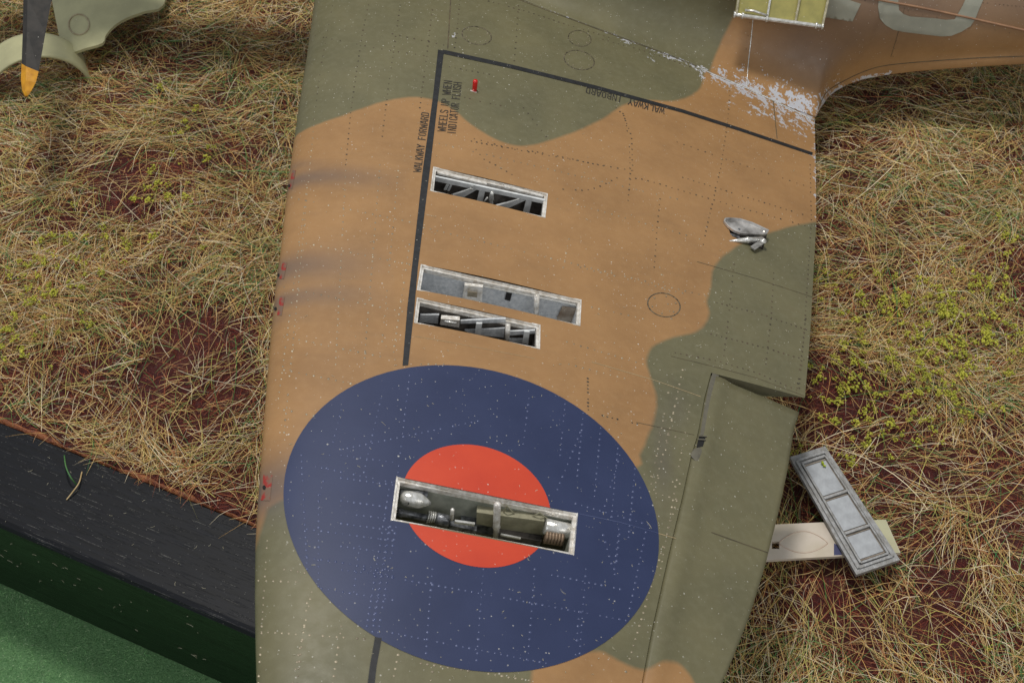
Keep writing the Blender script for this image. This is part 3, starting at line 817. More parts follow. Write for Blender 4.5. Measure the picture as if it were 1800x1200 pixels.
m = MB(); m.bar(W_(c(1050,595), .30), W_(c(1225,630), .30), .03, .03, N); m.build('link_rail', M_SILVB, e)
m = MB(); m.bar(W_(c(1030,585), .18), W_(c(1400,650), .18), .12, .14, N); m.build('gun_cradle', M_BAYDARK, e)
zig = [(1060,430),(1105,345),(1195,440),(1300,450),(1395,405),(1490,480),(1560,480)]
for a, b in zip(zig[:-1], zig[1:]):
    m = MB(); m.tube([W_(c(*a), .07), W_(c(*b), .07)], .012, 6); m.build('lattice_wire', M_OLIVE, e)
cap((1435,520),(1690,575), .13, 'polished_cylinder', M_SILVB, .16, [(0,.9),(.02,1),(.98,1),(1,.9)], 20)
for k in range(6):
    cap((1437+27*k, 610+4.5*k), (1457+27*k, 614+4.5*k), .115, 'ribbed_collar', M_BRASS, .30)
cap((1437,612),(1600,640), .095, 'collar_core', M_BRASS, .30)
m = MB(); a, b = W_(c(1022,315), .20), W_(c(1010,610), .20); m.tube([a, a+(b-a)*.05, a+(b-a)*.68, a+(b-a)*.72, a+(b-a)*.76, b], [.03,.058,.058,.066,.05,.055], 14); m.build('post', M_SILV, e, smooth=True)

# ---- red undercarriage pin
c0, c1 = on_wing((834,160), 0), on_wing((833,158), 0)
m = MB(); top = c0+NW*.30-E1*.0; ax = np.array([-.03, .02, 0])
m.tube([c0-NW*.02, c0+NW*.12+ax*.5, c0+NW*.22+ax, c0+NW*.26+ax], [.052, .052, .055, .045], 12)
pin = m.build('indicator_pin', M_REDP, plane, smooth=True)
m = MB(); m.bar(c0-E1*.09-E2*.03+NW*.006, c0+E1*.05-E2*.05+NW*.006, .03, .012, NW); m.build('pin_socket', M_SILV, pin)

# ---- flap indicator: well, boat shaped door, rod, link
e = bpy.data.objects.new('flap_indicator', None); COL.objects.link(e); e.parent = plane; ctr = on_wing((1310,412), 0); e.location = Vector(ctr)-wloc(plane); e['label'] = 'open flap indicator hatch with silver boat shaped door and link'
q = [on_wing(p, 0) for p in flapwell]; n = len(q); m = MB(); m.add([p-NW*.0 for p in q]+[p-NW*.3 for p in q], [(i, (i+1) % n, n+(i+1) % n, n+i) for i in range(n)]+[tuple(range(n, 2*n))]); m.build('hatch_well', M_BAYDARK, e)
c = cz(1230, 370, 12.857)
pl0 = ctr+NW*.02
def Wp(p, h): return hit(c(*p), ctr+NW*h, NW)
rim = [(530,250),(560,190),(640,180),(900,200),(1180,285),(1560,460),(1510,550),(1400,560),(1150,555),(900,530),(760,470),(640,380)]
dish = [(600,260),(700,250),(900,255),(1150,340),(1450,470),(1430,510),(1300,520),(1000,480),(800,410),(680,340)]
R0 = [Wp(p, .10) for p in rim]; cR = sum(R0)/len(R0)
m = MB(); V = []; F = []; nr = len(R0)
lev = [(1.0, -.02), (1.0, .03), (.93, .03), (.86, -.01), (.62, -.05), (.3, -.07)]
for k, dz in lev: V += [cR+(p-cR)*k+NW*dz for p in R0]
for a in range(len(lev)-1):
    for i in range(nr): j = (i+1) % nr; F.append((a*nr+i, a*nr+j, (a+1)*nr+j, (a+1)*nr+i))
F.append(tuple(range((len(lev)-1)*nr, len(lev)*nr))); F.append(tuple(range(nr))[::-1])
m.add(V, F); m.build('hatch_door', simple('polished_steel', C(226,222,218), C(132,128,124), .22, .6, 2.5, .15, 0, 10), e)
m = MB(); m.tube([Wp((890,430), .07), Wp((895,425), .09)], [.035, .02], 10); m.build('door_boss', M_GUN, e)
m = MB(); m.bar(Wp((400,480), .04), Wp((900,610), .03), .09, .03, NW); m.build('blade', M_GUN, e)
m = MB(); A_, B_ = Wp((660,690), .05), Wp((1420,650), .09); m.tube([A_, A_+(B_-A_)*.3, A_+(B_-A_)*.52, A_+(B_-A_)*.55, A_+(B_-A_)*.6, B_], [.012,.045,.06,.075,.06,.055], 14); m.build('push_rod', M_SILVB, e, smooth=True)
m = MB(); m.bar(Wp((1190,860), .05), Wp((1440,690), .08), .12, .03, NW); m.build('link_plate', simple('link_grey', C(150,148,144), C(112,110,106), .4, .3, 9, .3), e)
m = MB(); A_ = Wp((1430,700), .09); m.tube([A_, A_+NW*.03, A_+NW*.035, A_+NW*.07], [.075,.07,.038,.03], 14); m.build('link_bolt', M_SILVB, e, smooth=True)

# ---- aileron trim: shroud strip, hinge notch, crease
wq = [(1252,656),(1263,660),(1259,690),(1251,730),(1242,765),(1230,765),(1238,715),(1246,675)]
decal('hinge_shroud', wq, lambda p: on_wing(p, .012), M_STRIP, wing, step=6)
m = MB(); h = [on_wing(p, .02) for p in [(1228,768),(1240,768),(1236,786),(1224,786)]]; m.hexa([x-NW*.02 for x in h], h); nt = m.build('hinge_notch', M_HOLE, wing)
for yy in (768, 774):
    m = MB(); a, b = on_wing((1227-(yy-767)*.3, yy), .035), on_wing((1241-(yy-767)*.3, yy+1), .035); m.bar(a, b, .02, .02, NW); m.build('hinge_tab', M_STRIP, wing)
m = MB(); A_ = [on_wing(p, .01) for p in smoothpoly([(1214,800),(1219,790),(1229,786),(1236,790),(1234,800),(1226,812),(1218,806)], 2, True)]; 
m.add([x for x in A_]+[sum(A_)/len(A_)+NW*.04], [(i, (i+1) % len(A_), len(A_)) for i in range(len(A_))]); m.build('hinge_fairing', M_STRIP, wing, smooth=True)
pl = MB(); line_strip(pl, [(1250,935),(1300,953),(1350,971)], .02, lambda p: on_tree(AILT, p, .004))
pl.build('tab_joint', M_LINE, ail)

# ------------------------------------------------------------------ fuselage
F1 = E1.copy(); F2 = np.cross([0, 0, 1.], F1); F2 /= np.linalg.norm(F2); F3 = np.cross(F1, F2)
def floc(P): d = P-O; return np.array([d @ F1, d @ F2, d @ F3])
def fw(x, y, z): return O+F1*x+F2*y+F3*z
te_pt = wld(*[*wing_uv((1431,211)), 0]); te_l_ = wing_uv((1431,211)); Hte = -float(hsurf(*te_l_))
low_px = [(1434,207),(1444,188),(1456,171),(1470,160),(1490,149),(1520,139),(1560,132),(1610,126),(1660,122),(1730,117),(1800,113),(1900,108),(2050,102),(2300,96)]
lowc = [floc(on_wing(p, .0)) for p in seam_px[:-1]] + [floc(hit(p, O-NW*Hte, NW)) for p in low_px[:4]] + [floc(hit(p, fw(0, y_, 0), F2)) for p, y_ in zip(low_px[4:], (16.1,16.14,16.18,16.2,16.2,16.2,16.2,16.22,16.3,16.4))]
# forward of the frame: carry the joint on to the nose
lowc = [lowc[0]+np.array([-9., -.3, .1]), lowc[0]+np.array([-4., -.1, .05])] + lowc
lowc = np.array(lowc)
xs_te = floc(on_wing((1431,210), 0))[0]
YS = float(np.interp(xs_te, lowc[:,0], lowc[:,1]))
NOSE = lowc[0,0]; xs = np.unique(np.r_[np.linspace(NOSE, lowc[4,0], 10), np.linspace(lowc[4,0], xs_te-.3, 34), np.linspace(xs_te-.3, xs_te+2.2, 46), np.linspace(xs_te+2.2, lowc[-1,0], 30)])
FV = []; UVf = []
gx_ = np.arange(NOSE-2, lowc[-1,0]+2, .08); YL_ = np.interp(gx_, lowc[:,0], lowc[:,1]); ZL_ = np.interp(gx_, lowc[:,0], lowc[:,2])
dg = gx_-xs_te; WF_ = 1/(1+np.exp(-dg*1.3)); SD_ = np.maximum(YS+1.55-.25*WF_+.035*np.maximum(0, dg), YL_+.10)
HS_ = 1.5*(1-WF_)+1.35*WF_; HS_ = np.where(dg > 0, np.maximum(.55, np.minimum(HS_, -1.35-ZL_+np.maximum(0, dg)*.03)), HS_); ZS_ = ZL_+HS_
kk = np.exp(-(np.arange(-24, 25)*.08/.7)**2); kk /= kk.sum(); sm_ = lambda a: np.convolve(np.pad(a, 24, 'edge'), kk, 'valid'); SD_, ZS_ = sm_(SD_), sm_(ZS_)
nb = 26; ntop = 16; nbt = 8
for x in xs:
    yl = float(np.interp(x, lowc[:,0], lowc[:,1])); zl = float(np.interp(x, lowc[:,0], lowc[:,2]))
    d = x-xs_te
    wf = 1/(1+math.exp(-d*1.5))      # 0 over the wing, 1 aft
    side = max(float(np.interp(x, gx_, SD_)), yl+.06); zs = float(np.interp(x, gx_, ZS_)); hs = zs-zl
    out_a = (side-yl)*(.62*(1-wf)+.18*wf)
    P0 = np.array([yl, zl]); P1 = np.array([yl+out_a, zl+.02*(1-wf)+.25*wf]); P2 = np.array([side-.12*(1-wf), zl+.40*hs]); P3 = np.array([side, zs])
    row = []
    for k in range(nb):
        t = (k/(nb-1)); b = (1-t)**3*P0+3*(1-t)**2*t*P1+3*(1-t)*t*t*P2+t**3*P3; row.append(b)
    yc = YS+1.55+1.85
    for k in range(1, ntop):
        a = math.pi*k/(ntop-1)/1.; row.append(np.array([yc-(yc-side)*math.cos(a), zs+1.9*math.sin(a)]))
    yr, zr = 2*yc-side, zs
    for k in range(1, nbt):
        a = math.pi*k/nbt; yy = yc+(yc-yl)*math.cos(a); e_ = min(yy-yl, 2*yc-yl-yy); row.append(np.array([yy, zl-.22*e_]))
    for b in row: FV.append(fw(x, b[0], b[1]))
FV = np.array(FV); nr = nb+ntop-1+nbt-1; ns = len(xs); FF = []
for i in range(ns-1):
    for j in range(nr-1): a = i*nr+j; FF.append((a, a+nr, a+nr+1, a+1))
    a = i*nr+nr-1; FF.append((a, a+nr, (i+1)*nr, i*nr))
FF.append(tuple(range(nr))); FF.append(tuple((ns-1)*nr+k for k in range(nr))[::-1])
# paint masks: where the wing pattern runs on up the side
dd = (FV-O); UVp = np.c_[dd @ E1, dd @ E2]
hgt = (FV-O) @ F3
x_f = dd @ F1; y_f = dd @ F2; z_f = hgt
zlow = np.interp(x_f, lowc[:,0], lowc[:,2]); rise = z_f-zlow; ylow = np.interp(x_f, lowc[:,0], lowc[:,1])
gd = np.maximum((y_f-ylow)+rise, 0)    # girth above the joint
bx0, bx1 = floc(on_wing((1250,130), 0))[0], 0
bound = bx0 - .05 + .30*np.minimum(gd, 2.)/1.0*.5
camof = (x_f-bound)
w = np.exp(-(gd/(.28+.85*np.clip((x_f-(xs_te-3.0))/2.6, 0, 1)))**1.5)*np.clip((x_f-(xs_te-3.8))/1.2, .0, 1)*1.0
w *= 1/(1+np.exp((x_f-xs_te-.8)*4))
w = np.maximum(w, .97*np.exp(-((x_f-(xs_te-.62))/.45)**2-((gd-.55)/.65)**2)); w = np.maximum(w, .84*np.exp(-((x_f-(xs_te-.1))/.5)**2-((gd-.5)/.6)**2)); w = np.maximum(w, .88*np.exp(-((x_f-(xs_te-2.0))/.3)**2-((gd-.35)/.5)**2)); w = np.maximum(w, .86*np.exp(-((x_f-(xs_te-1.2))/1.3)**2-((gd-.3)/.55)**2))
w = np.maximum(w, .92*np.exp(-(gd/.2)**2)*((x_f > xs_te-.5) & (x_f < xs_te+1.9)))
w = np.maximum(w, .80*np.exp(-((x_f-(xs_te-1.35))/.035)**2)*(gd < 1.0))
w = np.where(x_f < xs_te-3.2, np.maximum(w, .78*np.exp(-(gd/.05)**2)), w)
fus = mesh('fuselage', FV, FF, M_PAINT, plane, True, attrs={'camo': camof, 'wear': np.clip(w, 0, .85), 'soot_and_dark': .62*np.clip((gd-.6)/1.2, 0, 1)*np.clip((x_f-xs_te+2.2)/1.5, 0, 1)})  # fuselage colour gets darker up the side, towards the tail
FT = BVHTree.FromPolygons([tuple(v) for v in FV], [f for f in FF if len(f) == 4])
print('wear', float(wear.max()), float(w.max()), 'te', te_l_, SEAM[-1], UV[:,0].max())
onf = lambda off: (lambda p: on_tree(FT, p, off))
# seam rod along the joint, longeron ridge, fillet line
mb = MB(); mb.tube([on_wing(p, .012) for p in smoothpoly([(1225,118),(1250,130),(1310,155),(1370,183),(1432,213)], 4)], .018, 6); mb.build('fillet_seam', M_SILVB, fus, smooth=True)
mb = MB(); mb.tube([on_wing(p, .004) for p in smoothpoly([(880,-12),(1010,37),(1100,70),(1200,107),(1225,118)], 4)], .010, 6); mb.build('fillet_seam', M_LINE, fus, smooth=True)
def ftube(px, r, mat, name, off=.004, n=6):
    P = [on_tree(FT, p, off) for p in smoothpoly(px, 6)]; P = [p for p in P if p is not None]
    if len(P) > 2: m_ = MB(); m_.tube(P, r, n); return m_.build(name, mat, fus, smooth=True)
ftube([(1480,-14),(1545,0),(1625,15),(1710,33),(1800,53),(1860,66)], .028, simple('longeron_paint', C(158,120,90), C(132,98,74), .4, 0, 3), 'longeron', .01, 8)
ftube([(1438,190),(1450,166),(1463,154),(1500,134),(1530,122),(1560,115),(1620,109),(1720,102),(1800,99),(1860,97)], .010, M_LINE, 'fillet_line', .002)
ftube([(1325,20),(1320,70),(1315,115),(1313,152)], .012, M_SILVB, 'skin_joint', .002)
ftube([(1590,14),(1578,60),(1566,100)], .005, M_LINE, 'skin_joint', .002)
def rivf(rows, r, mat):
    rivets(rows, lambda p: on_tree(FT, p, .002), r, mat, fus, hgt=.3, drop=.1, label='rivet rows along the fuselage side')
rivf([([(1470,-12),(1545,8),(1700,42),(1800,64)], 26), ([(1700,2),(1760,8),(1800,12)], 7), ([(1318,40),(1309,110)], 20), ([(1326,42),(1317,112)], 20), ([(1585,30),(1570,100)], 12)], .017, M_RIV)
# code letters
decal('code_letter', [(1452,-8),(1480,-4),(1513,7),(1498,38),(1448,30),(1452,10)], onf(.014), M_CODE, fus, step=4, label='grey foot of a code letter behind the open door')
dec = [(1545,-8),(1543,12),(1546,32),(1556,44),(1570,52),(1588,56),(1620,60),(1655,64),(1672,63),(1690,56),(1706,46),(1714,34),(1722,14),(1732,-8),(1700,-8),(1692,10),(1684,24),(1678,34),(1662,35),(1640,32),(1600,29),(1588,25),(1580,18),(1578,-8)]
decal('code_letter', dec, onf(.014), M_CODE, fus, step=4, label='grey rounded bottom of a code letter O on the side')
# cockpit door, hinged open
M_DOOR = simple('door_yellow_green', C(168,160,92), C(150,144,84), .5, 0, 4, .1, .4)
pa = on_tree(FT, (1298,-70), 0); pb = on_tree(FT, (1462,-45), 0)
ys_door = (floc(pa)[1]+floc(pb)[1])/2 - .9
def D(p, yy): return hit(p, fw(0, yy, 0), F2)
o0, o1 = D((1292,24), ys_door), D((1447,45), ys_door); h0, h1 = D((1306,-75), ys_door+.75), D((1468,-52), ys_door+.75)
dn = np.cross(o1-o0, h0-o0); dn /= np.linalg.norm(dn)
if dn[2] < 0: dn = -dn
m = MB(); m.hexa([o0-dn*.06, o1-dn*.06, h1-dn*.06, h0-dn*.06], [o0, o1, h1, h0]); door = m.build('cockpit_door', M_DOOR, plane, label='yellow green cockpit door folded open over the wing root')
M_DFR = simple('door_frame_worn', C(196,188,160), C(150,142,116), .4, .4, 9, .3)
lerp = lambda a, b, t: a+(b-a)*t
def dp(s_, t_, z=0.): return lerp(lerp(o0, o1, s_), lerp(h0, h1, s_), t_)+dn*z
for s_ in (.012, .988):
    m = MB(); m.bar(dp(s_, 0, .03), dp(s_, 1, .03), .05, .07, dn); m.build('door_frame', M_DFR, door)
for s_, mt in ((.36, M_SILVB), (.68, M_DFR)):
    m = MB(); m.bar(dp(s_, .0, .03), dp(s_, 1, .03), .045, .06, dn); m.build('door_rib', mt, door)
m = MB(); P = [dp(s_, -.02, .03) for s_ in np.linspace(-.01, 1.0, 12)]; m.tube(P, .052, 12)
for s_ in (-.005, .085, .36, .92, .99): m.tube([dp(s_-.01, -.02, .03), dp(s_+.01, -.02, .03)], .078, 12)
m.build('door_rail', M_SILVB, door, smooth=True)
m = MB(); m.tube([dp(.1, .08, .06), dp(.2, .09, .075), dp(.36, .04, .06)], .03, 8); m.build('door_latch', M_SILVB, door, smooth=True)

# ---- propeller blade hanging at the nose
M_BLADE = simple('propeller_black', C(42, 40, 38), C(58, 54, 50), .38, .1, 5, .15, .6)
M_TIP = simple('propeller_yellow', C(214, 152, 28), C(186, 126, 22), .45, 0, 6, .25)
zb = 5.2
pp = fw(NOSE-1.2, 0, 0); depth_pt = ground((46, 168), 3.2)
def Pb(p): # the blade lies in the propeller disc: plane across the fuselage axis
    return hit(p, depth_pt, (0.0, -.55, .83))
def blade(rows, name, mat, parent):
    V = []; F = []
    nrm = np.array([0, -.55, .83])
    for l_, mid, r_ in rows:
        a, mm, b = Pb(l_), Pb(mid), Pb(r_)
        V += [a, mm+nrm*.06, b, mm-nrm*.07]
    for i in range(len(rows)-1):
        for k in range(4): F.append((4*i+k, 4*i+(k+1) % 4, 4*i+4+(k+1) % 4, 4*i+4+k))
    F.append((0,1,2,3)); F.append(tuple(4*(len(rows)-1)+k for k in (3,2,1,0)))
    return mesh(name, V, F, mat, parent)
bl = blade([((44,-330),(62,-330),(86,-330)),((42,-140),(66,-140),(94,-140)),((42,-40),(62,-40),(92,-40)),((41,0),(50,0),(91,0)),((40,55),(49,56),(80,58)),((38,112),(47,118),(68,126))], 'propeller_blade', M_BLADE, plane)
bl['label'] = 'black propeller blade with yellow tip'
tip = blade([((38,112),(47,118),(68,126)),((36.5,140),(47,142),(63,145)),((39,160),(46,162),(55,160)),((43,169),(46,170),(49,168.5))], 'blade_tip', M_TIP, bl)

# ------------------------------------------------------------------ ground, display base
RA = R(-24.2); RD = np.array([math.cos(RA), math.sin(RA), 0]); RN = np.array([-RD[1], RD[0], 0])
RI = (ground((0,745))+ground((450,922)))/2     # on the inner edge of the rail
def rail_side(P): return (P-RI[:2]) @ RN[:2]    # >0 : inside (soil)
t = NT('red_brown_earth')
n1, n2 = t.noise(.8, 5), t.noise(9, 6, .65)
col = t.mix(t.ramp(n2, .35, .7), C(52, 8, 8), C(88, 22, 18)); col = t.mix(t.ramp(n1, .45, .7, 0, .5), col, C(96, 46, 34))
fr = t.specks(16, .2, .12); col = t.mix(t.mth('MULTIPLY', fr, .5), col, C(170, 130, 110))
t.set(Base_Color=col, Roughness=t.ramp(n2, .3, .7, .28, .55)); t.bump(t.mth('ADD', t.noise(14, 5, .65), t.mth('MULTIPLY', t.noise(45, 3), .3)), .9, .08); M_SOIL = t.m
def soil_z(x, y):
    return .10*np.sin(x*.55+1.3)*np.cos(y*.43)+.05*np.sin(x*1.7+y*1.1)+.03*np.sin(3.1*x-2.3*y)
nx, ny = 200, 150
A_, B_ = np.meshgrid(np.linspace(-26, 40, nx), np.linspace(0, 1, ny))
inn = RI[:2]+A_[...,None]*RD[:2]+(.02+B_**1.3*36)[...,None]*RN[:2]
X, Y = inn[...,0], inn[...,1]
Z = soil_z(X, Y)*np.clip(B_*20, 0, 1)+RNG.normal(0, .012, X.shape)
Z[0] = -.12
F_ = []
idx = np.arange(nx*ny).reshape(ny, nx); Fg = np.stack([idx[:-1,:-1], idx[:-1,1:], idx[1:,1:], idx[1:,:-1]], -1).reshape(-1, 4)
gr = mesh('ground', np.c_[X.ravel(), Y.ravel(), Z.ravel()], Fg, M_SOIL, None, True, kind='structure')
# clay bead between the earth and the rail
t = NT('orange_clay'); n2 = t.noise(5, 5, .65); t.set(Base_Color=t.mix(t.ramp(n2, .35, .65), C(96, 44, 26), C(168, 104, 60)), Roughness=.45); t.bump(t.noise(9, 5), 1., .07)
V = []; F = []; na, nc_ = 400, 7
for i in range(na):
    s_ = -26+66*i/(na-1); wv = .08+.04*math.sin(s_*1.9)+.03*math.sin(s_*5.3)+.02*math.sin(s_*13)
    for k in range(nc_):
        f = k/(nc_-1); p = RI+RD*s_+RN*(wv*1.3*f-.0); V.append((p[0], p[1], -.10+.15*math.sin(math.pi*(.12+.8*f))+random.uniform(-.012, .012)))
for i in range(na-1):
    for k in range(nc_-1): a = i*nc_+k; F.append((a, a+nc_, a+nc_+1, a+1))
mesh('clay_edge', V, np.array(F)[:, ::-1], t.m, None, True, kind='structure')

# black oak rail
base = thing('display_base', 'black stained oak frame of the diorama base with open grain and pale dust', 'plinth', tuple(ground((220,1000), -3.3)))
def oak(name, side):
    t = NT(name)
    co = t.n('ShaderNodeTexCoord').outputs['Object']
    mp = t.n('ShaderNodeMapping'); t.l(co, mp.inputs[0]); mp.inputs['Rotation'].default_value = (0, 0, -RA)
    mp2 = t.n('ShaderNodeMapping'); t.l(mp.outputs[0], mp2.inputs[0]); mp2.inputs['Scale'].default_value = (.9, 11, 11)
    g = t.noise(1.0, 4, .6, mp2.outputs[0]); 
    mp3 = t.n('ShaderNodeMapping'); t.l(mp.outputs[0], mp3.inputs[0]); mp3.inputs['Scale'].default_value = (1.7, 44, 44)
    g3 = t.noise(1.0, 1, .4, mp3.outputs[0])
    pore = t.ramp(g3, .67, .70)
    pore2 = t.mth('MULTIPLY', pore, t.ramp(t.noise(22, 2), .45, .6, .25, 1))
    pale = t.mix(t.ramp(g, .35, .7), C(9, 11, 16), C(16, 19, 27)) if not side else t.mix(t.ramp(g, .35, .7), C(14, 28, 16), C(26, 46, 28))  # side face: green reflection of the mat is painted into the colour
    d = t.mth('MAXIMUM', t.specks(11, .35, .09, mp.outputs[0]), t.specks(26, .3, .16, mp.outputs[0]))
    fac = t.mth('MAXIMUM', t.mth('MULTIPLY', pore2, .0 if side else .2), t.mth('MULTIPLY', d, .2 if side else .4))
    col = t.mix(fac, pale, (.40, .39, .36))
    t.set(Base_Color=col, Roughness=.5 if not side else .35, Specular_IOR_Level=.24); t.bump(t.mth('SUBTRACT', t.mth('MULTIPLY', g, .6), t.mth('MULTIPLY', t.ramp(g3, .6, .72), .6)), .35, .02)
    return t.m
M_OAK, M_OAKS = oak('black_oak_top', False), oak('black_oak_side_reflection', True)
RW = 2.12; RH = 3.3
prof = [(0, -1.), (0, -.03), (-.03, 0), (-RW+.16, 0), (-RW+.06, -.035), (-RW+.01, -.11), (-RW, -.25), (-RW, -RH+.1), (-RW+.04, -RH), (0, -RH)]
V = []; F = []; nl = 60
for i in range(nl):
    s_ = -24+64*i/(nl-1)
    for a, z in prof: p = RI+RD*s_+RN*a; V.append((p[0], p[1], z))
k = len(prof)
for i in range(nl-1):
    for j in range(k): a = i*k+j; b = i*k+(j+1) % k; F.append((a, a+k, b+k, b))
F.append(tuple(range(k))[::-1]); F.append(tuple((nl-1)*k+j for j in range(k)))
rail = mesh('front_rail', V, F, M_OAK, base)
rail.data.materials.append(M_OAKS)
for p in rail.data.polygons:
    if abs(p.normal.z) < .4 and len(p.vertices) == 4: p.material_index = 1
# splinters and fibres stuck to the rail
def hair(mb, c, L, r, dr, lift=.0, up=(0, 0, 1), bend=.3, n=4):
    c = np.asarray(c, float); up = np.asarray(up, float); d = np.asarray(dr, float); d /= np.linalg.norm(d); sd = np.cross(up, d)
    P = [c + d*L*(k/n-.5)+sd*bend*L*math.sin(math.pi*k/n)*.5+up*(lift*math.sin(math.pi*k/n)+r) for k in range(n+1)]
    mb.tube(P, r, 4, False)
mb = MB()
for k in range(70):
    s_ = random.uniform(-8, 3); z = random.uniform(-2.4, -.3); p = RI+RD*s_-RN*(RW+.003); p = np.array([p[0], p[1], z])
    a = random.gauss(0, .7); hair(mb, p, random.uniform(.02, .16), .0035, RD*math.cos(a)+np.array([0, 0, 1])*math.sin(a), 0, -RN)
for k in range(45):
    s_ = random.uniform(-8, 3); p = RI+RD*s_-RN*random.uniform(.05, RW-.1); p[2] = 0.003
    a = random.uniform(0, 6.28); hair(mb, p, random.uniform(.02, .10), .003, (math.cos(a), math.sin(a), 0))
M_LINT = simple('pale_fibre', C(206, 200, 178), C(176, 168, 140), .6)
mesh('wood_dust', mb.v, mb.f, M_LINT, None, kind='stuff', label='pale dust and splinters on the black oak rail', cat='dust')
def strand(px, zs_, r, mat, name, label):
    P = [ground(p, z) for p, z in zip(px, zs_)]; P = smoothpoly(P, 5); mb = MB(); mb.tube(P, r, 6); mb.build(name, mat, None, smooth=True, label=label, cat='grass strand')
M_GS = simple('strand_green', C(84, 130, 74), C(60, 112, 60), .5); M_TS = simple('strand_tan', C(196, 172, 128), C(176, 150, 104), .5)
strand([(113,800),(116,820),(124,838),(135,852)], [.03,.25,.25,.02], .016, M_GS, 'grass_strand', 'curled green strand lying on the black rail')
strand([(144,829),(139,848),(128,864),(117,878)], [.04,.12,.10,.02], .016, M_TS, 'grass_strand', 'straw coloured strand lying on the black rail')

# mat under the base
t = NT('green_felt'); n1 = t.noise(3, 5, .6); n2 = t.noise(26, 5, .7)
t.set(Base_Color=t.mix(t.ramp(n2, .3, .72), C(74, 126, 74), C(146, 192, 132)), Roughness=.9); t.bump(t.mth('ADD', n2, n1), 1., .12)
ZM = -RH-.01
mesh('table_mat', [(-70, -40, ZM), (70, -40, ZM), (70, 60, ZM), (-70, 60, ZM)], [(0,1,2,3)], t.m, None, kind='structure')

# ------------------------------------------------------------------ grass
def blades(P, L, rad, ang, elev, curl, mat, name, cols, label, base_z=None, cat=None, nseg=4):
    n = len(P); V = np.zeros((n, nseg+1, 3, 3)); t_ = np.linspace(0, 1, nseg+1)
    d = np.c_[np.cos(ang), np.sin(ang)]; sd = np.c_[-np.sin(ang), np.cos(ang)]
    for i, tt in enumerate(t_):
        hor = L*tt*np.cos(elev*(1-.3*tt)); z = L*(np.sin(elev)*tt - .75*np.sin(elev)*tt**2*1.15) ; lat = curl*L*tt*tt
        c_ = np.c_[P[:,0]+d[:,0]*hor+sd[:,0]*lat, P[:,1]+d[:,1]*hor+sd[:,1]*lat, P[:,2]+z]
        rr = rad*(1-.75*tt**2)
        for k in range(3):
            a = 2*math.pi*k/3
            V[:,i,k,:2] = c_[:,:2]+sd*(rr*math.cos(a))[:,None]; V[:,i,k,2] = c_[:,2]+rr*math.sin(a)
    F = []
    for i in range(nseg):
        for k in range(3): F.append((i*3+k, i*3+(k+1) % 3, (i+1)*3+(k+1) % 3, (i+1)*3+k))
    F = np.array(F); Fa = (F[None]+(np.arange(n)*(nseg+1)*3)[:,None,None]).reshape(-1, 4)
    ca = np.repeat(cols, (nseg+1)*3, 0)
    return mesh(name, V.reshape(-1, 3), Fa, mat, None, True, kind='stuff', label=label, cat=cat, attrs={'tint': ca})
t = NT('grass_fibre'); a = t.attr('tint', 'Vector'); t.set(Base_Color=a, Roughness=.5, Specular_IOR_Level=.3)
try:
    t.b.inputs['Subsurface Weight'].default_value = 0
except Exception: pass
M_GRASS = t.m
def vnoise(P, sc, seed):
    r = np.random.default_rng(seed); G = r.random((64, 64)); x = P[:,0]*sc+20; y = P[:,1]*sc+20
    i, j = np.floor(x).astype(int), np.floor(y).astype(int); fx, fy = x-i, y-j; fx = fx*fx*(3-2*fx); fy = fy*fy*(3-2*fy)
    g = lambda a, b: G[a % 64, b % 64]
    return (g(i,j)*(1-fx)+g(i+1,j)*fx)*(1-fy)+(g(i,j+1)*(1-fx)+g(i+1,j+1)*fx)*fy
lin = lambda *c: np.array(C(*c)[:3])
PAL = [(lin(244,212,146), .31), (lin(218,174,106), .20), (lin(252,236,200), .20), (lin(184,112,78), .13), (lin(206,200,112), .12), (lin(116,160,92), .055), (lin(70,140,80), .035)]
def palette(n, greenb=None):
    w = np.array([p[1] for p in PAL]); w /= w.sum(); k = RNG.choice(len(PAL), n, p=w)
    c = np.array([p[0] for p in PAL])[k]; return c*RNG.uniform(.6, 1.2, (n, 1))
# red bare patches seen in the picture
bare = [((230,350),95,55),((150,645),110,45),((260,690),110,45),((60,640),60,30),((400,270),50,25),((330,235),45,20),((350,590),60,28),((130,720),110,25),((1490,450),60,35),((1520,530),60,30),((1480,700),60,40),((1700,850),60,45),((1500,1090),60,50),((1640,1100),80,50),((1760,900),60,60),((1600,770),60,25),((1560,870),30,30),((1780,480),50,30),((1390,870),30,35),((410,860),40,40)]
BG = [(ground(c_)[:2], r_*.0150, s_*.021) for c_, r_, s_ in bare]
def bareness(P):
    b = np.zeros(len(P))
    for c_, rx, ry in BG: b = np.maximum(b, np.exp(-(((P[:,0]-c_[0])/rx)**2+((P[:,1]-c_[1])/ry)**2)))
    return b
def scatter(n, x0, x1, y0, y1): return np.c_[RNG.uniform(x0, x1, n), RNG.uniform(y0, y1, n)]
P2 = scatter(156000, -18.2, 19, -3.5, 22.5)
def shown(P):   # full density where the ground lies open, thin under the wing
    k = (np.abs(P[:,0]-.56) < 12.6+.31*P[:,1])
    und = (P[:,0] > -3.4-.04*P[:,1]) & (P[:,0] < 4.2) & (P[:,1] < 16) & (P[:,1] > -.5)
    return k & (~und | (RNG.random(len(P)) < .30))
P2 = P2[shown(P2)]
P2 = P2[rail_side(P2) > .12]
keep = RNG.random(len(P2)) < np.clip(1.1-1.05*bareness(P2)-.7*(vnoise(P2, 1.1, 3) < .42), .08, 1)*np.where(P2[:,1] > 15, .75, 1)
P2 = P2[keep]; n = len(P2)
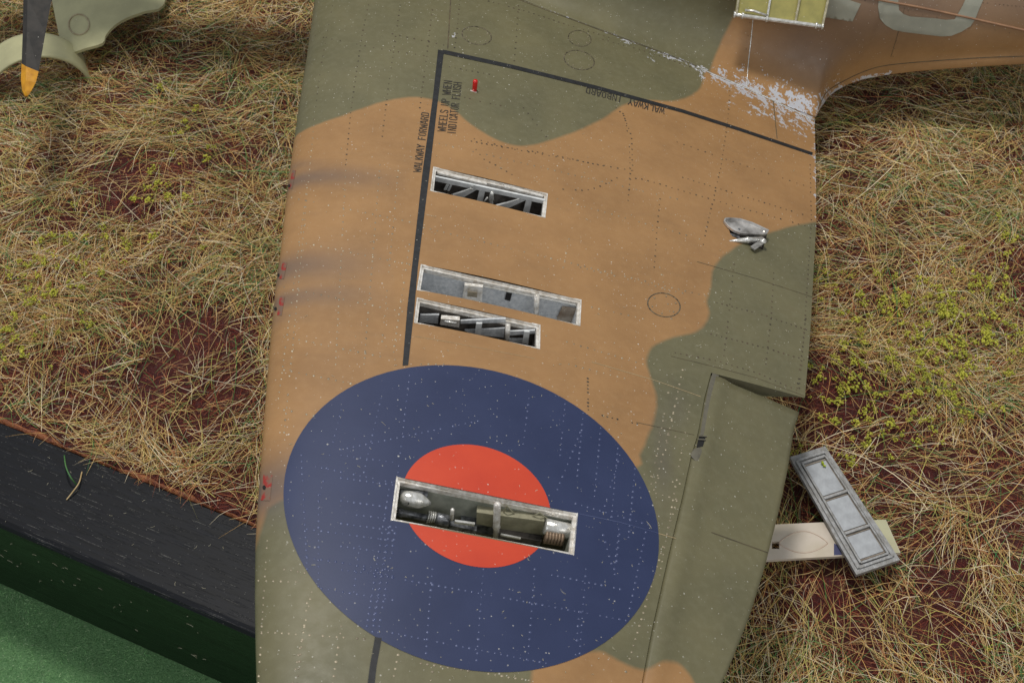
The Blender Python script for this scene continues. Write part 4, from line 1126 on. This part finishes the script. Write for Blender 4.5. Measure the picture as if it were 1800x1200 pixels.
flow = 6.28*vnoise(P2, .22, 5)*1.6; ang = np.where(RNG.random(n) < .55, flow+RNG.normal(0, .55, n)+np.where(RNG.random(n) < .5, math.pi, 0), RNG.uniform(0, 6.28, n))
L = RNG.gamma(7, .115, n).clip(.25, 1.6); elev = np.abs(RNG.normal(.30, .22, n)).clip(.03, 1.25)
P3 = np.c_[P2, soil_z(P2[:,0], P2[:,1])+RNG.uniform(0, .16, n)]
curl = RNG.normal(0, .22, n)
inb = rail_side(P2+np.c_[np.cos(ang), np.sin(ang)]*L[:,None]) < -.25
ang = np.where(inb, ang+math.pi, ang)
cols = palette(n); gz = vnoise(P2, .5, 9) > .62
cols[gz & (RNG.random(n) < .14)] = lin(104,150,86)
blades(P3, L, RNG.uniform(.0042, .0084, n), ang, elev, curl, M_GRASS, 'grass', cols, 'matted dry straw and green static grass over red earth', cat='grass', nseg=3)
print('blades', n)
# short broken litter close to the earth
n = 60000; P2 = scatter(n, -16, 16.5, -3.3, 21); P2 = P2[rail_side(P2) > .08]; P2 = P2[shown(P2)]; n = len(P2)
cl_ = np.array([lin(150,70,52), lin(176,104,72), lin(206,164,116), lin(110,44,34)])[RNG.choice(4, n, p=[.35,.3,.2,.15])]*RNG.uniform(.7, 1.2, (n, 1))
blades(np.c_[P2, soil_z(P2[:,0], P2[:,1])+.0], RNG.uniform(.10, .42, n), RNG.uniform(.004, .009, n), RNG.uniform(0, 6.28, n), RNG.uniform(.1, .9, n), RNG.normal(0, .3, n), M_GRASS, 'dry_litter', cl_, 'short reddish litter fibres close to the earth', cat='ground cover', nseg=2)
# longer arching stems
n = 420; P2 = scatter(n, -15, 16, -2, 21); P2 = P2[rail_side(P2) > 2.2]; n = len(P2)
c2 = palette(n); c2[RNG.random(n) < .35] = lin(206,196,172); c2[RNG.random(n) < .2] = lin(84,130,66)
blades(np.c_[P2, soil_z(P2[:,0], P2[:,1])+.05], RNG.uniform(1.5, 3.4, n), RNG.uniform(.008, .013, n), RNG.uniform(0, 6.28, n), RNG.uniform(.08, .28, n), RNG.normal(0, .3, n), M_GRASS, 'long_grass', c2, 'longer arching grass stems over the matted grass', cat='grass', nseg=9)

# yellow green foliage crumbs
crumb = []
def cl(px, spread, n_):
    for _ in range(n_): crumb.append((px[0]+random.gauss(0, spread[0]), px[1]+random.gauss(0, spread[1])))
cl((1660,600), (75,70), 115); cl((1580,690), (75,50), 52); cl((1480,650), (45,45), 26); cl((1700,560), (60,50), 45); cl((1450,700), (25,30), 14); cl((1530,560),(70,40),24); cl((1780,430),(60,40),12); cl((1500,505),(60,25),10); cl((1500,790),(80,25),10)
cl((60,520), (45,45), 34); cl((110,440), (50,25), 16); cl((30,600),(40,25),10); cl((300,210), (70,40), 9); cl((290,330), (45,30), 14); cl((240,430), (30,15), 7); cl((130,390),(50,20),5)
for p in [(272,330),(296,342),(377,257),(325,214),(415,196),(345,188),(437,408),(356,435),(90,645),(8,630),(130,360),(180,397),(337,355),(1738,1140),(1690,740),(1448,816),(1790,300),(1500,770)]: crumb.append(p)
V = []; F = []
ico = [(0,0,1),(.894,0,.447),(.276,.851,.447),(-.724,.526,.447),(-.724,-.526,.447),(.276,-.851,.447),(.724,.526,-.447),(-.276,.851,-.447),(-.894,0,-.447),(-.276,-.851,-.447),(.724,-.526,-.447),(0,0,-1)]
icf = [(0,1,2),(0,2,3),(0,3,4),(0,4,5),(0,5,1),(1,6,2),(2,7,3),(3,8,4),(4,9,5),(5,10,1),(6,7,2),(7,8,3),(8,9,4),(9,10,5),(10,6,1),(11,7,6),(11,8,7),(11,9,8),(11,10,9),(11,6,10)]
for px_ in crumb:
    g_ = ground(px_, .22)
    if rail_side(g_[None,:2])[0] < .3: continue
    if px_[0] > 400 and px_[0] < 1395: continue
    big = random.uniform(.5, 1.1)
    for _ in range(int(random.uniform(8, 22))):
        c_ = g_+RNG.normal(0, 1, 3)*np.array([.055, .055, .028])*big; r_ = random.uniform(.012, .030)*big; b = len(V)
        for q in ico: V.append(c_+np.array(q)*r_*random.uniform(.35, 2.0))
        F += [(b+i, b+j, b+k) for i, j, k in icf]
mesh('foliage_flock', V, np.array(F), simple('foliage_yellow_green', C(194,190,72), C(150,152,52), .8, 0, 4, .3), None, kind='stuff', label='crumbs of yellow green foliage flock scattered over the grass', cat='ground cover')

# felt pile of the mat
n = 52000; P2 = scatter(n, -11.5, -1.0, -6.2, 3.8); P2 = P2[(rail_side(P2) < -RW-.03) & (rail_side(P2) > -RW-6)]; n = len(P2)
cf = np.array([lin(116,168,106), lin(156,204,140), lin(76,130,74), lin(198,228,180)])[RNG.choice(4, n, p=[.4,.3,.22,.08])]*RNG.uniform(.55, 1.35, (n, 1))*(.7+.6*vnoise(P2, 2.6, 13))[:,None]
blades(np.c_[P2, np.full(n, ZM)], RNG.uniform(.03, .11, n), RNG.uniform(.003, .0055, n), RNG.uniform(0, 6.28, n), RNG.uniform(.3, 1.3, n), RNG.normal(0, .25, n), M_GRASS, 'felt_pile', cf, 'short green fibre pile of the felt mat', cat='felt', nseg=2)

# ------------------------------------------------------------------ loose covers on the grass
def plate_frame(corners_px, z, tilt=(0, 0)):
    P = [ground(p, z) for p in corners_px]; return P
def slab(P, t0, mb=None, up=np.array([0, 0, 1.])):
    mb = mb or MB(); n = len(P); mb.add([p-up*t0 for p in P]+list(P), [tuple(range(n))[::-1], tuple(range(n, 2*n))]+[(i, (i+1) % n, n+(i+1) % n, n+i) for i in range(n)]); return mb
M_CREAM = simple('cream_primer', C(208,196,182), C(192,180,160), .42, 0, 1.2, .05, .2)
M_CREAM2 = simple('cream_underside', C(186,184,150), C(176,172,140), .45, 0, 2, .06, .2)
zc = .46
under = thing('gun_bay_cover', 'cream painted cover strip with faint oval outline, lying under the grey ribbed cover', 'cover panel', tuple(ground((1460,950), zc-.1)), 'loose gun bay covers on the grass')
ol = [(1290,925),(1365,921),(1557,912.5),(1583,971),(1350,983.5),(1290,986)]
hole = [(1357,951),(1370,951),(1370,964),(1357,964)]
v, f = cdt(dens(ol, 20), [dens(hole, 8)], 18)
P = np.array([ground(p, zc) for p in v]); nP = len(P); f = f[:, ::-1]
fs = [tuple(x) for x in f]+[tuple(x+nP for x in q[::-1]) for q in f]
mbs = MB(); mbs.add(list(P)+[p-np.array([0,0,.08]) for p in P], fs)
for L_ in (dens(ol, 20), dens(hole, 8)):
    Q = [ground(p, zc) for p in L_]; m_ = len(Q); mbs.add(Q+[q_-np.array([0,0,.08]) for q_ in Q], [(i, m_+i, m_+(i+1) % m_, (i+1) % m_) for i in range(m_)])
mbs.build('cover_plate', M_CREAM, under)
slab([ground(p, zc+.004) for p in [(1535,913.5),(1556.5,912.7),(1582,970.8),(1560,971.5)]], .003).build('cover_end', M_CREAM2, under)
slab([ground(p, zc+.006) for p in [(1466,954),(1472,958),(1478,968),(1480,974.5),(1466,975)]], .004).build('blue_paint_patch', simple('navy_patch', C(50,54,98), None, .5), under)
# embossed oval
t_ = np.linspace(-1, 1, 26); upc = [(1369+43*(1+x), 954-19*math.cos(x*math.pi/2)**.8-2*(1-abs(x))) for x in t_]; dnc = [(1369+43*(1+x), 954+17*max(0, math.cos(x*math.pi/2))**.8) for x in t_]
M_EMB = simple('emboss_shade', C(190,166,146), C(206,186,168), .5)
for pts, nm in ((upc, 'oval_ridge'), (dnc, 'oval_ridge')):
    m = MB(); m.tube([ground(p, zc+.002) for p in pts], .011, 6); m.build(nm, M_EMB, under, smooth=True)
# grey ribbed cover on top
zc2 = .60
grey = thing('gun_bay_cover', 'grey metallic ribbed cover plate with three recessed panels, lying across the cream strip', 'cover panel', tuple(ground((1485,900), zc2-.12)), 'loose gun bay covers on the grass')
M_GREYP = simple('grey_cast_metal', C(158,159,160), C(128,126,122), .42, .25, 7, .35, 0, 30)
M_GREYI = simple('grey_panel_inner', C(176,180,184), C(158,161,165), .40, .2, 5, .2, .15, 40)
co = [(1388.4,803),(1450.3,783.5),(1582,983),(1505.4,1009.4)]
Q = [ground(p, zc2) for p in co]
slab(Q, .09).build('cover_plate', M_GREYP, grey)
def gp(a, b, z=0): # a across, b along
    p = lerp(lerp(Q[0], Q[1], a), lerp(Q[3], Q[2], a), b); return p+np.array([0, 0, z])
up = np.array([0, 0, 1.])
def ridge(a0, b0, a1, b1, w, h_, name):
    m = MB(); m.bar(gp(a0, b0, h_/2), gp(a1, b1, h_/2), w, h_, up); m.build(name, M_GREYP, grey)
ridge(.10, .05, .10, .965, .055, .035, 'rim'); ridge(.90, .05, .90, .965, .055, .035, 'rim'); ridge(.12, .05, .88, .05, .055, .033, 'rim'); ridge(.12, .96, .88, .96, .055, .033, 'rim')
ridge(.19, .085, .19, .935, .04, .05, 'inner_rib'); ridge(.83, .085, .83, .935, .04, .05, 'inner_rib'); ridge(.19, .085, .83, .085, .04, .048, 'inner_rib'); ridge(.19, .935, .83, .935, .04, .048, 'inner_rib')
ridge(.20, .40, .82, .40, .05, .062, 'cross_rib'); ridge(.20, .70, .82, .70, .05, .062, 'cross_rib')
for b0, b1 in ((.115, .375), (.425, .675), (.725, .905)):
    m = slab([gp(.235, b0, .016), gp(.785, b0, .016), gp(.785, b1, .016), gp(.235, b1, .016)], .014); m.build('recessed_panel', M_GREYI, grey)
    m = MB()
    for (x0, y0, x1, y1) in ((.215,b0-.01,.805,b0-.01),(.805,b0-.01,.805,b1+.01),(.805,b1+.01,.215,b1+.01),(.215,b1+.01,.215,b0-.01)):
        m.bar(gp(x0, y0, .006), gp(x1, y1, .006), .03, .012, up)
    m.build('panel_grime', simple('grime', C(120,106,92), C(150,140,126), .6), grey)
V = []; F = []
for _ in range(5):
    c_ = ground((1448.5, 815), zc2+.05)+RNG.normal(0, .025, 3); b = len(V)
    for q_ in ico: V.append(c_+np.array(q_)*.03*random.uniform(.5, 1.4))
    F += [(b+i, b+j, b+k) for i, j, k in icf]
mesh('foliage_crumb', V, np.array(F), simple('crumb_green', C(170,186,50), None, .8), None, label='tiny yellow green crumb lying on the grey ribbed cover', cat='crumb')

# ------------------------------------------------------------------ engine cowling panels, upper left
M_COWL = simple('cowling_pale_green', C(184,181,140), C(168,165,128), .45, 0, 1.5, .06, .25)
# arched panel: a half-round shell standing on its long edges, open end towards the camera
def arch():
    cen = ground((72,168), .1); rx = 1.32
    ax = np.array([-.35, .93, 0]); ax /= np.linalg.norm(ax); sd = np.array([ax[1], -ax[0], 0])
    V = []; F = []; na_, nl_ = 28, 14
    for sh in (0, 1):
        for j in range(nl_):
            s_ = j/(nl_-1)
            for i in range(na_):
                a_ = math.pi*i/(na_-1); r_ = rx-(.07*sh)
                r_ *= 1
                V.append(cen+sd*(-math.cos(a_)*r_*1.02)+ax*(s_*1.0)+np.array([0, 0, 1])*(math.sin(a_)*r_*1.0-.05))
    o_ = na_*nl_
    for j in range(nl_-1):
        for i in range(na_-1):
            a_ = j*na_+i; F.append((a_, a_+1, a_+na_+1, a_+na_)); F.append((o_+a_, o_+a_+na_, o_+a_+na_+1, o_+a_+1))
    for i in range(na_-1): F.append((i, o_+i, o_+i+1, i+1)); b_ = (nl_-1)*na_+i; F.append((b_, b_+1, o_+b_+1, o_+b_))
    for j in range(nl_-1):
        for b_ in (0, na_-1): q = j*na_+b_; F.append((q, q+na_, o_+q+na_, o_+q))
    return mesh('cowling_panel', V, F, M_COWL, None, True, label='pale green arched engine cowling standing on the grass behind the propeller tip', cat='cowling panel', group='engine cowling panels lying on the grass')
arch()
cow = thing('cowling_panel', 'pale green flat engine cowling with concave edge and small round port, top left', 'cowling panel', tuple(ground((170,60), .3)), 'engine cowling panels lying on the grass')
cp = smoothpoly([(80,-60),(92,5),(100,45),(108,80),(116,95),(150,85),(180,76),(186,62),(200,46),(222,32),(255,20),(288,8),(300,-60)], 3)
def czp(p):   # gently bowed sheet
    x, y = p; g0 = ground(p, .9); b = (x-190)/110; return ground(p, .95-.35*b*b+.004*(60-y)*.6)
v, f = cdt(dens(cp, 14), [], 14); P = np.array([czp(p) for p in v]); f = f[:, ::-1]; nP = len(P)
fs = [tuple(x) for x in f]+[tuple(x+nP for x in q_[::-1]) for q_ in f]; m = MB(); m.add(list(P)+[p-np.array([0, 0, .08]) for p in P], fs)
D_ = dens(cp, 14); Q = [czp(p) for p in D_]; k = len(Q); m.add(Q+[q_-np.array([0, 0, .08]) for q_ in Q], [(i, k+i, k+(i+1) % k, (i+1) % k) for i in range(k)])
m.build('cowling_sheet', M_COWL, cow, smooth=False)
m = MB(); V = []
for a_ in np.linspace(0, 2*math.pi, 26): V.append(czp((139+18*math.cos(a_), 44+18*math.sin(a_)))+np.array([0, 0, .01]))
m.tube(V, .020, 6, False); m.build('port_ring', simple('port_wear', C(150,132,104), C(176,166,136), .5, 0, 6), cow, smooth=True)

# ------------------------------------------------------------------ lint on the paint
mb = MB()
for _ in range(300):
    px_ = (random.uniform(500, 1400), random.uniform(5, 1190))
    q_ = wing_uv(px_)
    if not (LEu(q_[1])+.3 < q_[0] < TEu(q_[1])-.1): continue
    if q_[1] < v_in[1] and q_[0] > AHu(q_[1])-.05: continue
    if any(sdf(np.array([px_]), h)[0] > -8 for h in holes_px): continue
    c_ = wing_pt(q_[0], q_[1], .006); a_ = random.uniform(0, 6.28)
    hair(mb, c_, random.uniform(.012, .06) if random.random() < .95 else random.uniform(.1, .2), random.uniform(.0022, .0045), E1*math.cos(a_)+E2*math.sin(a_), 0, NW, random.uniform(-.3, .3))
mesh('paint_lint', mb.v, mb.f, M_LINT, None, kind='stuff', label='tiny pale lint and dust hairs on the wing paint', cat='dust')
print('seam v', SEAM[:,1], 'te', wing_uv((1432,212)), 'ylow', YS, xs_te)
print('tris', sum(len(o.data.polygons) for o in bpy.data.objects if o.type == 'MESH'))
